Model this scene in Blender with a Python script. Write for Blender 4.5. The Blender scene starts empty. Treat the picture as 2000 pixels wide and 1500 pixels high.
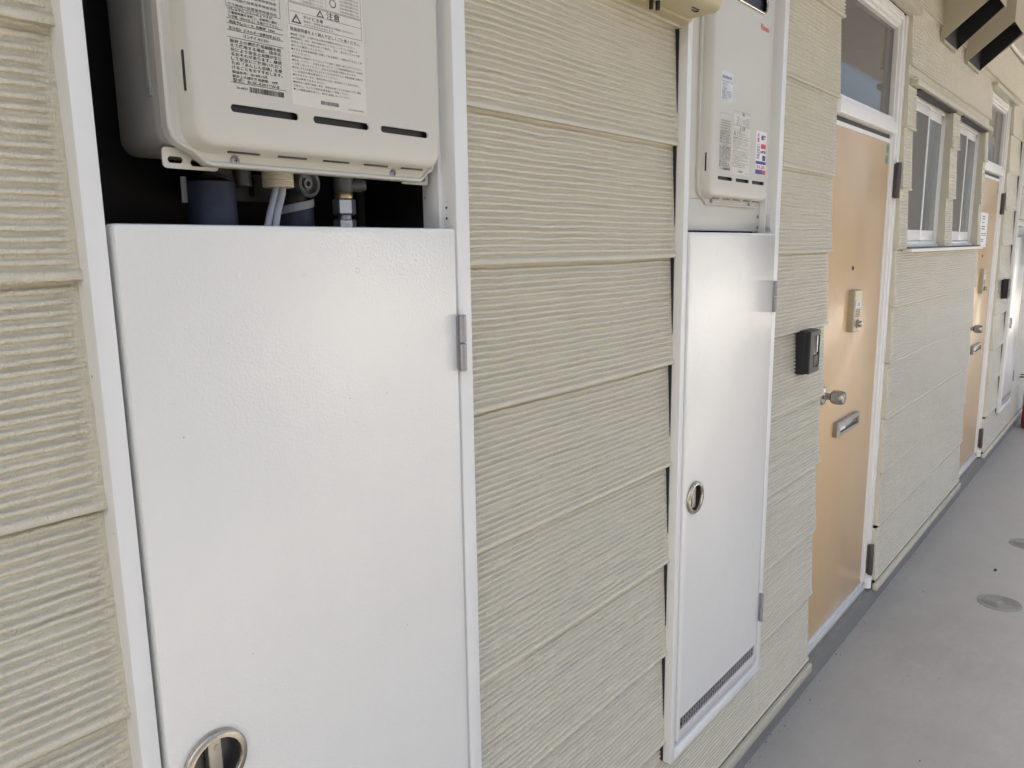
import bpy, bmesh, math, random
import numpy as np
from mathutils import Vector, Matrix

random.seed(7)
rng = np.random.default_rng(11)
SC = bpy.context.scene
COL = SC.collection
R = math.radians

# ------------------------------------------------------------------ camera
EYE = Vector((0.0, -0.85, 1.65))
yaw, pitch, roll = R(50.11), R(10.02), R(0.80)
fw = Vector((math.cos(pitch) * math.sin(yaw), math.cos(pitch) * math.cos(yaw), -math.sin(pitch)))
rt = fw.cross(Vector((0, 0, 1))).normalized()
dn = fw.cross(rt)
rt2 = math.cos(roll) * rt + math.sin(roll) * dn
dn2 = -math.sin(roll) * rt + math.cos(roll) * dn
cam_d = bpy.data.cameras.new('camera')
cam_d.sensor_width = 36.0
cam_d.sensor_fit = 'HORIZONTAL'
cam_d.lens = 36.0 * 1501.0 / 2000.0
cam_d.clip_start = 0.02
cam_d.clip_end = 800.0
cam = bpy.data.objects.new('camera', cam_d)
cam.matrix_world = Matrix(((rt2.x, -dn2.x, -fw.x, EYE.x), (rt2.y, -dn2.y, -fw.y, EYE.y),
                           (rt2.z, -dn2.z, -fw.z, EYE.z), (0, 0, 0, 1)))
COL.objects.link(cam)
SC.camera = cam

# ------------------------------------------------------------------ sky and sun
SUN_EL = R(54)
SUN_AZ = R(-66)                      # measured from +Y towards +X: the sun stands behind the building
world = bpy.data.worlds.new('World')
SC.world = world
world.use_nodes = True
wn = world.node_tree
wn.nodes.clear()
sky = wn.nodes.new('ShaderNodeTexSky')
sky.sky_type = 'NISHITA'
sky.sun_disc = False
sky.sun_elevation = SUN_EL
sky.sun_rotation = SUN_AZ
sky.air_density = 1.0
sky.dust_density = 10.0
sky.ozone_density = 0.0
bg = wn.nodes.new('ShaderNodeBackground')
bg.inputs['Strength'].default_value = 0.15
wo = wn.nodes.new('ShaderNodeOutputWorld')
wn.links.new(sky.outputs[0], bg.inputs[0])
wn.links.new(bg.outputs[0], wo.inputs[0])
sun_d = bpy.data.lights.new('sun', 'SUN')
sun_d.energy = 5.0
sun_d.angle = R(0.53)
sun_d.color = (1.0, 0.985, 0.945)
sun = bpy.data.objects.new('sun', sun_d)
to_sun = Vector((math.sin(SUN_AZ) * math.cos(SUN_EL), math.cos(SUN_AZ) * math.cos(SUN_EL), math.sin(SUN_EL)))
sun.rotation_euler = (-to_sun).to_track_quat('-Z', 'Y').to_euler()
sun.location = (0, 0, 12)
COL.objects.link(sun)
SC.view_settings.view_transform = 'Standard'
SC.view_settings.look = 'None'
SC.view_settings.gamma = 1.0
SC.view_settings.use_curve_mapping = False
SC.view_settings.exposure = 1.62
SC.render.engine = 'CYCLES'
SC.cycles.max_bounces = 10
SC.cycles.diffuse_bounces = 6
SC.cycles.caustics_reflective = False
SC.cycles.caustics_refractive = False

# ------------------------------------------------------------------ materials
MATS = {}


def mat(name, col, rough=0.5, metal=0.0, bump=None, vary=None, specks=None, spec=0.5, coat=0.0, coat_rough=0.15):
    """bump = [(scale xyz or float, distance, strength), ...]; vary = (scale, amount, col2); specks = (scale, size, colour)"""
    if name in MATS:
        return MATS[name]
    m = bpy.data.materials.new(name)
    m.use_nodes = True
    nt = m.node_tree
    p = nt.nodes['Principled BSDF']
    p.inputs['Base Color'].default_value = (*col, 1)
    p.inputs['Roughness'].default_value = rough
    p.inputs['Metallic'].default_value = metal
    p.inputs['Specular IOR Level'].default_value = spec
    if coat:
        p.inputs['Coat Weight'].default_value = coat
        p.inputs['Coat IOR'].default_value = 1.62
        p.inputs['Coat Roughness'].default_value = coat_rough
    geo = nt.nodes.new('ShaderNodeNewGeometry')

    def coords(scale):
        if not isinstance(scale, (tuple, list)):
            scale = (scale, scale, scale)
        mp = nt.nodes.new('ShaderNodeMapping')
        mp.inputs['Scale'].default_value = scale
        nt.links.new(geo.outputs['Position'], mp.inputs['Vector'])
        return mp.outputs[0]

    def noise(scale, detail=4.0, rough_=0.55):
        n = nt.nodes.new('ShaderNodeTexNoise')
        n.inputs['Scale'].default_value = 1.0
        n.inputs['Detail'].default_value = detail
        n.inputs['Roughness'].default_value = rough_
        nt.links.new(coords(scale), n.inputs['Vector'])
        return n.outputs['Fac']

    cur = None
    if vary:
        for (sc_, amt, c2) in (vary if isinstance(vary, list) else [vary]):
            f = noise(sc_, 5.0, 0.6)
            ramp = nt.nodes.new('ShaderNodeMapRange')
            ramp.inputs['From Min'].default_value = 0.35
            ramp.inputs['From Max'].default_value = 0.72
            ramp.inputs['To Max'].default_value = amt
            nt.links.new(f, ramp.inputs['Value'])
            mx = nt.nodes.new('ShaderNodeMix')
            mx.data_type = 'RGBA'
            if cur is None:
                mx.inputs['A'].default_value = (*col, 1)
            else:
                nt.links.new(cur, mx.inputs['A'])
            mx.inputs['B'].default_value = (*c2, 1)
            nt.links.new(ramp.outputs[0], mx.inputs['Factor'])
            cur = mx.outputs['Result']
    if specks:
        sc_, size, c2 = specks
        v = nt.nodes.new('ShaderNodeTexVoronoi')
        v.inputs['Scale'].default_value = 1.0
        v.inputs['Randomness'].default_value = 1.0
        nt.links.new(coords(sc_), v.inputs['Vector'])
        cr = nt.nodes.new('ShaderNodeSeparateColor')
        nt.links.new(v.outputs['Color'], cr.inputs[0])
        # per-cell random radius, most cells get none
        sub = nt.nodes.new('ShaderNodeMath')
        sub.operation = 'SUBTRACT'
        nt.links.new(cr.outputs[0], sub.inputs[0])
        sub.inputs[1].default_value = 0.62
        mul = nt.nodes.new('ShaderNodeMath')
        mul.operation = 'MULTIPLY'
        nt.links.new(sub.outputs[0], mul.inputs[0])
        mul.inputs[1].default_value = size
        lt = nt.nodes.new('ShaderNodeMath')
        lt.operation = 'LESS_THAN'
        nt.links.new(v.outputs['Distance'], lt.inputs[0])
        nt.links.new(mul.outputs[0], lt.inputs[1])
        sc2 = nt.nodes.new('ShaderNodeMath')
        sc2.operation = 'MULTIPLY'
        nt.links.new(lt.outputs[0], sc2.inputs[0])
        sc2.inputs[1].default_value = 0.75
        mx = nt.nodes.new('ShaderNodeMix')
        mx.data_type = 'RGBA'
        if cur is None:
            mx.inputs['A'].default_value = (*col, 1)
        else:
            nt.links.new(cur, mx.inputs['A'])
        mx.inputs['B'].default_value = (*c2, 1)
        nt.links.new(sc2.outputs[0], mx.inputs['Factor'])
        cur = mx.outputs['Result']
    if cur is not None:
        nt.links.new(cur, p.inputs['Base Color'])
    prev = None
    for (sc_, dist, st) in (bump or []):
        b = nt.nodes.new('ShaderNodeBump')
        b.inputs['Strength'].default_value = st
        b.inputs['Distance'].default_value = dist
        nt.links.new(noise(sc_, 3.0), b.inputs['Height'])
        if prev is not None:
            nt.links.new(prev, b.inputs['Normal'])
        prev = b.outputs[0]
    if prev is not None:
        nt.links.new(prev, p.inputs['Normal'])
        if coat:
            nt.links.new(prev, p.inputs['Coat Normal'])
    MATS[name] = m
    return m


M_SIDING = mat('siding_paint', (0.665, 0.622, 0.487), 0.27, coat=0.6, coat_rough=0.13, bump=[((330, 330, 80), 0.0032, 0.8), ((700, 700, 700), 0.0012, 0.9)],
               vary=[(3.0, 0.25, (0.60, 0.56, 0.435)), (40.0, 0.22, (0.705, 0.66, 0.525)), ((7, 7, 0.9), 0.24, (0.54, 0.505, 0.40)), ((90, 90, 90), 0.25, (0.575, 0.54, 0.42))])
M_WHITE = mat('white_paint', (0.755, 0.765, 0.735), 0.30, bump=[(260.0, 0.0013, 0.45), (7.0, 0.006, 0.30)],
              vary=[(2.2, 0.25, (0.71, 0.72, 0.69)), ((14, 14, 5), 0.12, (0.62, 0.62, 0.595)), ((90, 90, 14), 0.035, (0.55, 0.55, 0.53))], specks=(46.0, 0.165, (0.36, 0.34, 0.32)), coat=1.0, coat_rough=0.14)
M_FRAME = mat('white_frame_paint', (0.77, 0.78, 0.76), 0.3, bump=[(260.0, 0.0006, 0.4)],
              vary=[(9.0, 0.25, (0.72, 0.72, 0.70))], specks=(30.0, 0.2, (0.3, 0.28, 0.26)))
M_HEATER = mat('heater_enamel', (0.595, 0.58, 0.515), 0.33, bump=[(500.0, 0.0002, 0.3)],
               vary=[(5.0, 0.3, (0.53, 0.52, 0.455))], specks=(30.0, 0.10, (0.30, 0.27, 0.22)))
M_HBODY = mat('heater_body_shaded', (0.40, 0.39, 0.36), 0.42, vary=[(8.0, 0.4, (0.33, 0.32, 0.29))])  # body colour lowered to imitate shade inside the cabinet
M_DARK = mat('dark_void', (0.012, 0.012, 0.014), 0.5)
M_SLOT = mat('slot_dark', (0.014, 0.016, 0.02), 0.4)
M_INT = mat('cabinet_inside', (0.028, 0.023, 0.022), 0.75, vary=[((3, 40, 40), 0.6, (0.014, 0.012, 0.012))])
M_TAN = mat('tan_door_paint', (0.60, 0.412, 0.215), 0.36, coat=0.22, coat_rough=0.13, bump=[(220.0, 0.0004, 0.25), (4.0, 0.006, 0.2)],
            vary=[(3.5, 0.35, (0.54, 0.37, 0.19)), ((45, 45, 1.5), 0.25, (0.49, 0.335, 0.17))], specks=(14.0, 0.12, (0.28, 0.19, 0.12)))
M_ALU = mat('aluminium', (0.70, 0.71, 0.71), 0.36, 0.35, bump=[((300, 300, 6), 0.0002, 0.4)], vary=[((50, 50, 3), 0.35, (0.60, 0.61, 0.60))])
M_ALUW = mat('white_sash', (0.82, 0.82, 0.80), 0.35, vary=[((40, 40, 4), 0.3, (0.7, 0.7, 0.67))])
M_ZINC = mat('zinc_hinge', (0.36, 0.36, 0.38), 0.38, 0.75, bump=[(600.0, 0.0002, 0.4)], vary=[(60.0, 0.5, (0.26, 0.26, 0.27))])
M_STEEL = mat('brushed_steel', (0.40, 0.385, 0.36), 0.27, 0.95, bump=[(500.0, 0.0001, 0.3)], vary=[(50.0, 0.5, (0.27, 0.255, 0.235))])
M_BRONZE = mat('hinge_bronze', (0.10, 0.095, 0.10), 0.4, 0.3, vary=[(30.0, 0.5, (0.07, 0.065, 0.06))])
M_PULL = mat('pull_steel', (0.50, 0.47, 0.41), 0.27, 0.95, vary=[(60.0, 0.5, (0.34, 0.32, 0.28))])
M_FLOOR = mat('coated_concrete', (0.355, 0.35, 0.325), 0.5, bump=[(60.0, 0.0012, 0.3), (9.0, 0.004, 0.25)],
              specks=(17.0, 0.075, (0.15, 0.145, 0.135)),
              vary=[(1.6, 0.9, (0.275, 0.268, 0.243)), (4.5, 0.5, (0.42, 0.415, 0.39)), ((3, 9, 3), 0.4, (0.25, 0.243, 0.22)), ((5, 8, 6), 0.45, (0.42, 0.415, 0.385)), (45.0, 0.35, (0.28, 0.272, 0.245)), ((14, 40, 9), 0.16, (0.22, 0.213, 0.19)), ((0.7, 0.7, 0.7), 0.5, (0.40, 0.395, 0.37)), (160.0, 0.3, (0.26, 0.255, 0.235))])
M_PLINTH = mat('plinth_concrete', (0.22, 0.215, 0.195), 0.7, bump=[(50.0, 0.002, 0.5)],
               vary=[((5, 5, 16), 0.6, (0.17, 0.17, 0.16)), (40.0, 0.3, (0.30, 0.30, 0.28))])  # concrete tone darkened to imitate contact shade along the wall foot
M_ASPH = mat('outdoor_paving', (0.058, 0.057, 0.055), 0.8, bump=[(40.0, 0.003, 0.5)], vary=[(0.5, 0.5, (0.045, 0.044, 0.043))])
M_CEIL = mat('ceiling_board', (0.72, 0.69, 0.66), 0.8, bump=[(160.0, 0.0012, 0.5)], vary=[(6.0, 0.2, (0.66, 0.64, 0.6))])
M_CAULK = mat('caulk', (0.78, 0.76, 0.70), 0.5)
M_HOOD = mat('hood_paint', (0.46, 0.43, 0.345), 0.45, vary=[(6.0, 0.3, (0.45, 0.41, 0.31))])
M_METER = mat('meter_plastic', (0.50, 0.435, 0.27), 0.42, vary=[(14.0, 0.4, (0.43, 0.37, 0.23))], bump=[(300.0, 0.0003, 0.3)])
M_BLACK = mat('black_plastic', (0.014, 0.015, 0.017), 0.42)
M_BGLOSS = mat('black_gloss', (0.008, 0.008, 0.009), 0.12)
M_NAVY = mat('navy_pipe_wrap', (0.020, 0.030, 0.060), 0.6, bump=[((40, 40, 160), 0.001, 0.4)], vary=[(20.0, 0.5, (0.05, 0.062, 0.09))])
M_CABLE = mat('grey_cable', (0.42, 0.43, 0.48), 0.45)
M_CONDUIT = mat('ivory_plastic', (0.62, 0.58, 0.46), 0.45)
M_BRASS = mat('brass', (0.60, 0.47, 0.28), 0.35, 0.9)
M_INK = mat('print_ink', (0.022, 0.022, 0.026), 0.5)
M_INKG = mat('print_ink_grey', (0.10, 0.10, 0.11), 0.5)
M_LABELBG = mat('label_film', (0.67, 0.645, 0.565), 0.34)
M_PAPER = mat('paper', (0.80, 0.81, 0.83), 0.7)
M_SILVER = mat('silver_label', (0.66, 0.66, 0.66), 0.25, 0.15)
M_RED = mat('print_red', (0.62, 0.05, 0.06), 0.4)
M_PINK = mat('print_pink', (0.75, 0.24, 0.30), 0.4)
M_NAVYINK = mat('print_navy', (0.03, 0.05, 0.20), 0.4)
M_GREEN = mat('sticker_green', (0.07, 0.26, 0.20), 0.4)
M_EXT = mat('extinguisher_red', (0.34, 0.018, 0.03), 0.25, coat=0.4)
M_IRON = mat('cast_iron', (0.25, 0.25, 0.235), 0.6, 0.1, bump=[(120.0, 0.001, 0.4)], vary=[(30.0, 0.6, (0.33, 0.33, 0.31))])
M_SCREEN = mat('insect_screen', (0.105, 0.098, 0.082), 0.55, bump=[((900, 900, 900), 0.0003, 0.5)])
M_FROST = mat('frosted_glass', (0.20, 0.225, 0.235), 0.16, bump=[(90.0, 0.0012, 0.5)], vary=[((18, 18, 2.5), 0.8, (0.10, 0.115, 0.12))])
M_GLASS = mat('dim_glass', (0.075, 0.073, 0.068), 0.06)  # dark base colour stands in for the unlit room behind the pane
M_SEALGAP = mat('black_sealant_and_gap', (0.012, 0.013, 0.016), 0.5)  # sealant, and the black of shaded gaps
M_NEIGH = mat('neighbour_render', (0.15, 0.135, 0.115), 0.8, vary=[(0.7, 0.4, (0.11, 0.10, 0.09))])
M_ROOF = mat('roof_tile', (0.09, 0.09, 0.10), 0.6)


# ------------------------------------------------------------------ mesh helpers
def finish(name, bm, m, parent=None, smooth=True, angle=38, recalc=True):
    if recalc:
        bmesh.ops.recalc_face_normals(bm, faces=bm.faces[:])
    me = bpy.data.meshes.new(name)
    bm.to_mesh(me)
    bm.free()
    if smooth:
        me.polygons.foreach_set('use_smooth', [True] * len(me.polygons))
        me.set_sharp_from_angle(angle=R(angle))
    me.materials.append(m)
    o = bpy.data.objects.new(name, me)
    COL.objects.link(o)
    if parent is not None:
        o.parent = parent
    return o


def box(bm, x0, x1, y0, y1, z0, z1, bev=0.0, seg=2):
    r = bmesh.ops.create_cube(bm, size=1.0)
    vs = r['verts']
    for v in vs:
        v.co = Vector(((x0 + x1) / 2 + v.co.x * (x1 - x0), (y0 + y1) / 2 + v.co.y * (y1 - y0), (z0 + z1) / 2 + v.co.z * (z1 - z0)))
    if bev > 0:
        es = list({e for v in vs for e in v.link_edges})
        bmesh.ops.bevel(bm, geom=es, offset=bev, segments=seg, profile=0.5, affect='EDGES')
    return bm


def B(name, m, parent, *boxes, bev=0.0, **kw):
    bm = bmesh.new()
    for b in boxes:
        box(bm, *b[:6], bev=(b[6] if len(b) > 6 else bev))
    return finish(name, bm, m, parent, **kw)


def loop3(bm, pts):
    return [bm.verts.new(p) for p in pts]


def bridge(bm, a, b):
    n = len(a)
    for i in range(n):
        try:
            bm.faces.new((a[i], a[(i + 1) % n], b[(i + 1) % n], b[i]))
        except ValueError:
            pass


def rrect(x0, x1, z0, z1, r, n=6):
    r = min(r, (x1 - x0) / 2 - 1e-5, (z1 - z0) / 2 - 1e-5)
    pts = []
    for cx, cz, a0 in ((x1 - r, z1 - r, 0), (x0 + r, z1 - r, 90), (x0 + r, z0 + r, 180), (x1 - r, z0 + r, 270)):
        for k in range(n + 1):
            a = R(a0 + 90 * k / n)
            pts.append((cx + r * math.cos(a), cz + r * math.sin(a)))
    return pts


def circ(cx, cz, r, n=24):
    return [(cx + r * math.cos(2 * math.pi * k / n), cz + r * math.sin(2 * math.pi * k / n)) for k in range(n)]


def fill_holes(bm, loops):
    es = []
    for L in loops:
        for i in range(len(L)):
            a, b = L[i], L[(i + 1) % len(L)]
            e = bm.edges.get((a, b)) or bm.edges.new((a, b))
            es.append(e)
    bmesh.ops.triangle_fill(bm, use_beauty=True, use_dissolve=False, edges=es, normal=(0, -1, 0))


def holed_plate(bm, outer, holes, yf, yb, rings=(), hole_depth=0.006):
    """outer: list of loops [(pts2d, y), ...] from back to front; the last is the front loop that gets filled"""
    prev = None
    for pts, y in outer:
        L = loop3(bm, [(p[0], y, p[1]) for p in pts])
        if prev is not None:
            bridge(bm, prev, L)
        prev = L
    yfront = outer[-1][1]
    hl = []
    for h in holes:
        L = loop3(bm, [(p[0], yfront, p[1]) for p in h])
        Lb = loop3(bm, [(p[0], yfront + hole_depth, p[1]) for p in h])
        bridge(bm, L, Lb)
        hl.append(L)
    fill_holes(bm, [prev] + hl)


def inset(pts, d):
    """approximate inset of a convex loop"""
    cx = (min(p[0] for p in pts) + max(p[0] for p in pts)) / 2
    cz = (min(p[1] for p in pts) + max(p[1] for p in pts)) / 2
    w = (max(p[0] for p in pts) - min(p[0] for p in pts)) / 2
    h = (max(p[1] for p in pts) - min(p[1] for p in pts)) / 2
    return [(cx + (p[0] - cx) * (w - d) / w, cz + (p[1] - cz) * (h - d) / h) for p in pts]


def tube(bm, pts, r, n=12, caps=True):
    pts = [Vector(p) for p in pts]
    prev = None
    first = None
    for i, p in enumerate(pts):
        t = (pts[min(i + 1, len(pts) - 1)] - pts[max(i - 1, 0)]).normalized()
        u = t.cross(Vector((0, 0, 1)))
        if u.length < 1e-3:
            u = t.cross(Vector((0, 1, 0)))
        u.normalize()
        v = t.cross(u)
        rr = r[i] if isinstance(r, (list, tuple)) else r
        L = [bm.verts.new(p + rr * (math.cos(2 * math.pi * k / n) * u + math.sin(2 * math.pi * k / n) * v)) for k in range(n)]
        if prev:
            bridge(bm, prev, L)
        else:
            first = L
        prev = L
    if caps:
        bm.faces.new(first)
        bm.faces.new(prev)


def lathe(bm, origin, axis, prof, n=28, close=True):
    """prof: (radius, distance along axis)"""
    axis = Vector(axis).normalized()
    u = axis.cross(Vector((0, 0, 1)))
    if u.length < 1e-3:
        u = axis.cross(Vector((1, 0, 0)))
    u.normalize()
    v = axis.cross(u)
    o = Vector(origin)
    prev = None
    for r_, t in prof:
        if r_ < 1e-6:
            L = [bm.verts.new(o + axis * t)]
        else:
            L = [bm.verts.new(o + axis * t + r_ * (math.cos(2 * math.pi * k / n) * u + math.sin(2 * math.pi * k / n) * v)) for k in range(n)]
        if prev is not None:
            if len(L) == 1 and len(prev) > 1:
                for k in range(n):
                    bm.faces.new((prev[k], prev[(k + 1) % n], L[0]))
            elif len(prev) == 1 and len(L) > 1:
                for k in range(n):
                    bm.faces.new((L[k], L[(k + 1) % n], prev[0]))
            else:
                bridge(bm, prev, L)
        prev = L


def thing(name, label, cat, loc, group=None):
    o = bpy.data.objects.new(name, None)
    o.empty_display_size = 0.1
    COL.objects.link(o)
    o.location = loc
    o['label'] = label
    o['category'] = cat
    if group:
        o['group'] = group
    bpy.context.view_layer.update()
    return o


def adopt(o, children):
    """parent world-space parts to an Empty that stands at the thing's base"""
    for c in children:
        c.parent = o
        c.matrix_parent_inverse = Matrix.Translation(-Vector(o.location))


def tag(o, label, cat, group=None):
    o['label'] = label
    o['category'] = cat
    if group:
        o['group'] = group
    return o


def structure(o):
    o['kind'] = 'structure'
    return o


_font = bpy.data.curves.new('text_tmp', 'FONT')
_font.resolution_u = 2
_fobj = bpy.data.objects.new('text_tmp', _font)
COL.objects.link(_fobj)


def text_into(acc, s, x, z, y, h, width=None, bold=0.0, mirror=False):
    """append flat lettering standing in the x-z plane at depth y to acc = (verts, faces)"""
    _font.body = s
    _font.offset = bold
    bpy.context.view_layer.update()
    dg = bpy.context.evaluated_depsgraph_get()
    me = bpy.data.meshes.new_from_object(_fobj.evaluated_get(dg))
    n = len(me.vertices)
    if n == 0:
        bpy.data.meshes.remove(me)
        return
    co = np.empty(n * 3)
    me.vertices.foreach_get('co', co)
    co = co.reshape(-1, 3)
    w = co[:, 0].max() - co[:, 0].min()
    sx = h if width is None else width / w
    xs = (co[:, 0] - co[:, 0].min()) * sx + x
    zs = co[:, 1] * h + z
    base = len(acc[0])
    acc[0].extend([(a, y, b) for a, b in zip(xs.tolist(), zs.tolist())])
    for p in me.polygons:
        acc[1].append([base + i for i in p.vertices])
    bpy.data.meshes.remove(me)


def quad_into(acc, x0, x1, z0, z1, y):
    b = len(acc[0])
    acc[0].extend([(x0, y, z0), (x1, y, z0), (x1, y, z1), (x0, y, z1)])
    acc[1].append([b, b + 1, b + 2, b + 3])


def frame_into(acc, x0, x1, z0, z1, y, t):
    quad_into(acc, x0, x1, z0, z0 + t, y)
    quad_into(acc, x0, x1, z1 - t, z1, y)
    quad_into(acc, x0, x0 + t, z0 + t, z1 - t, y)
    quad_into(acc, x1 - t, x1, z0 + t, z1 - t, y)


def from_acc(name, acc, m, parent=None):
    me = bpy.data.meshes.new(name)
    me.from_pydata(acc[0], [], acc[1])
    me.materials.append(m)
    o = bpy.data.objects.new(name, me)
    COL.objects.link(o)
    if parent is not None:
        o.parent = parent
    return o


# ------------------------------------------------------------------ layout (metres; wall lip plane is y = 0)
LIP0, PITCH = 1.870, 0.2461
LIPS = [LIP0 + (k - 7) * PITCH for k in range(0, 12)]       # 0.147 ... 2.854
CEIL = 2.867
XA, XB = -1.6, 11.0
CABS = [(0.331, 0.902), (1.612, 2.190), (6.880, 7.455)]
DOORS = [(2.712, 3.585), (5.504, 6.380)]
WINS = [(3.725, 4.487), (4.665, 5.410)]
CAB_Z = (0.338, 2.52)
DOOR_Z = (0.0, 2.552)
WIN_Z = (1.6245, 2.288)
OPEN = [(a, b, *CAB_Z) for a, b in CABS] + [(a, b, *DOOR_Z) for a, b in DOORS] + [(a, b, *WIN_Z) for a, b in WINS]

# ------------------------------------------------------------------ the setting
floor = B('corridor_floor', M_FLOOR, None, (-8, 14, -1.15, 0.10, -0.18, 0.0))
structure(floor)
ap = B('bounce_apron', mat('bounce_apron_pale', (0.54, 0.505, 0.435), 0.7, vary=[(1.1, 0.5, (0.46, 0.43, 0.37))], bump=[(40.0, 0.002, 0.4)]), None, (-12, 30, -3.05, -1.152, -0.2, -0.012))  # unseen pale strip added to bounce light onto the lower wall and doors
structure(ap)
gm = bmesh.new()
for v in ((-150, -0.0), (150, -0.0), (150, -220), (-150, -220)):
    gm.verts.new((v[0], v[1], -0.03))
gm.faces.new(gm.verts)
structure(finish('ground', gm, M_ASPH, None))
gm = bmesh.new()
for v in ((8.5, -8.0), (46, -8.0), (46, -34.0), (8.5, -34.0)):
    gm.verts.new((v[0], v[1], -0.024))
gm.faces.new(gm.verts)
structure(finish('highlight_ground', gm, mat('highlight_ground_pale', (0.72, 0.70, 0.65), 0.9, vary=[(0.6, 0.5, (0.62, 0.60, 0.56))], bump=[(30.0, 0.01, 0.5)]), None))  # unseen bright patch, placed to reflect as a highlight in the doors

# ------------------------------------------------------------------ apartment building
bld = thing('apartment_building', 'apartment block with cream ribbed lap siding along a covered ground-floor walkway', 'building', (4.5, 0.35, 0.0))
P = []                                              # world-space parts of the building

# sheathing behind the boards, with the openings left out
xs = sorted({XA, XB} | {v for o in OPEN for v in o[:2]})
zs = sorted({0.0, CEIL} | {v for o in OPEN for v in o[2:]})
bm = bmesh.new()
for i in range(len(xs) - 1):
    for j in range(len(zs) - 1):
        cx, cz = (xs[i] + xs[i + 1]) / 2, (zs[j] + zs[j + 1]) / 2
        if any(a < cx < b and c < cz < d for a, b, c, d in OPEN):
            continue
        box(bm, xs[i], xs[i + 1], 0.030, 0.060, zs[j], zs[j + 1])
bmesh.ops.remove_doubles(bm, verts=bm.verts[:], dist=1e-5)
P.append(finish('sheathing', bm, M_SEALGAP, None, smooth=False))
P.append(B('rear_block', M_NEIGH, None, (-7.5, 13.5, 0.42, 7.5, -0.02, 5.6)))  # unseen rear of the building, added to cast its shade
P.append(B('upper_slab', M_PLINTH, None, (-7.5, 13.5, -0.84, 0.42, CEIL + 0.016, 3.06)))  # unseen slab; short overhang lets high sky light reach the wall
P.append(B('upper_parapet', M_CEIL, None, (-7.5, 13.5, -0.84, -0.74, 3.062, 4.15)))
P.append(B('roof', M_ROOF, None, (-8, 14, -0.90, 8.0, 5.602, 5.78)))  # unseen parapet and roof above, added to cast shade on the yard
P.append(B('end_closure', M_NEIGH, None, (XB, XB + 0.2, 0.0, 0.419, -0.02, CEIL)))
P.append(B('end_closure', M_NEIGH, None, (XA - 0.2, XA, 0.0, 0.419, -0.02, CEIL)))
# ceiling boards with open joints
x = XA - 3.0
while x < XB + 2.0:
    P.append(B('ceiling_panel', M_CEIL, None, (x + 0.003, x + 0.907, -0.82, 0.03, CEIL, CEIL + 0.012)))
    x += 0.91
bm = bmesh.new()
tube(bm, [(XA + i * 0.35, -0.004 + 0.004 * math.sin(i * 2.1), CEIL - 0.006 + 0.003 * math.sin(i * 1.3)) for i in range(36)], 0.010, 8)
P.append(finish('caulk_bead', bm, M_CAULK, None))


# ---- ribbed lap siding: every board is its own mesh with its ribs modelled
def interp_noise(xq, spacing, amp, r):
    n = int((XB - XA) / spacing) + 6
    v = r.uniform(-1, 1, n)
    t = (xq - XA) / spacing + 1.0
    i = np.clip(np.floor(t).astype(int), 0, n - 2)
    f = t - i
    f = f * f * (3 - 2 * f)
    return amp * (v[i] * (1 - f) + v[i + 1] * f)


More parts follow.
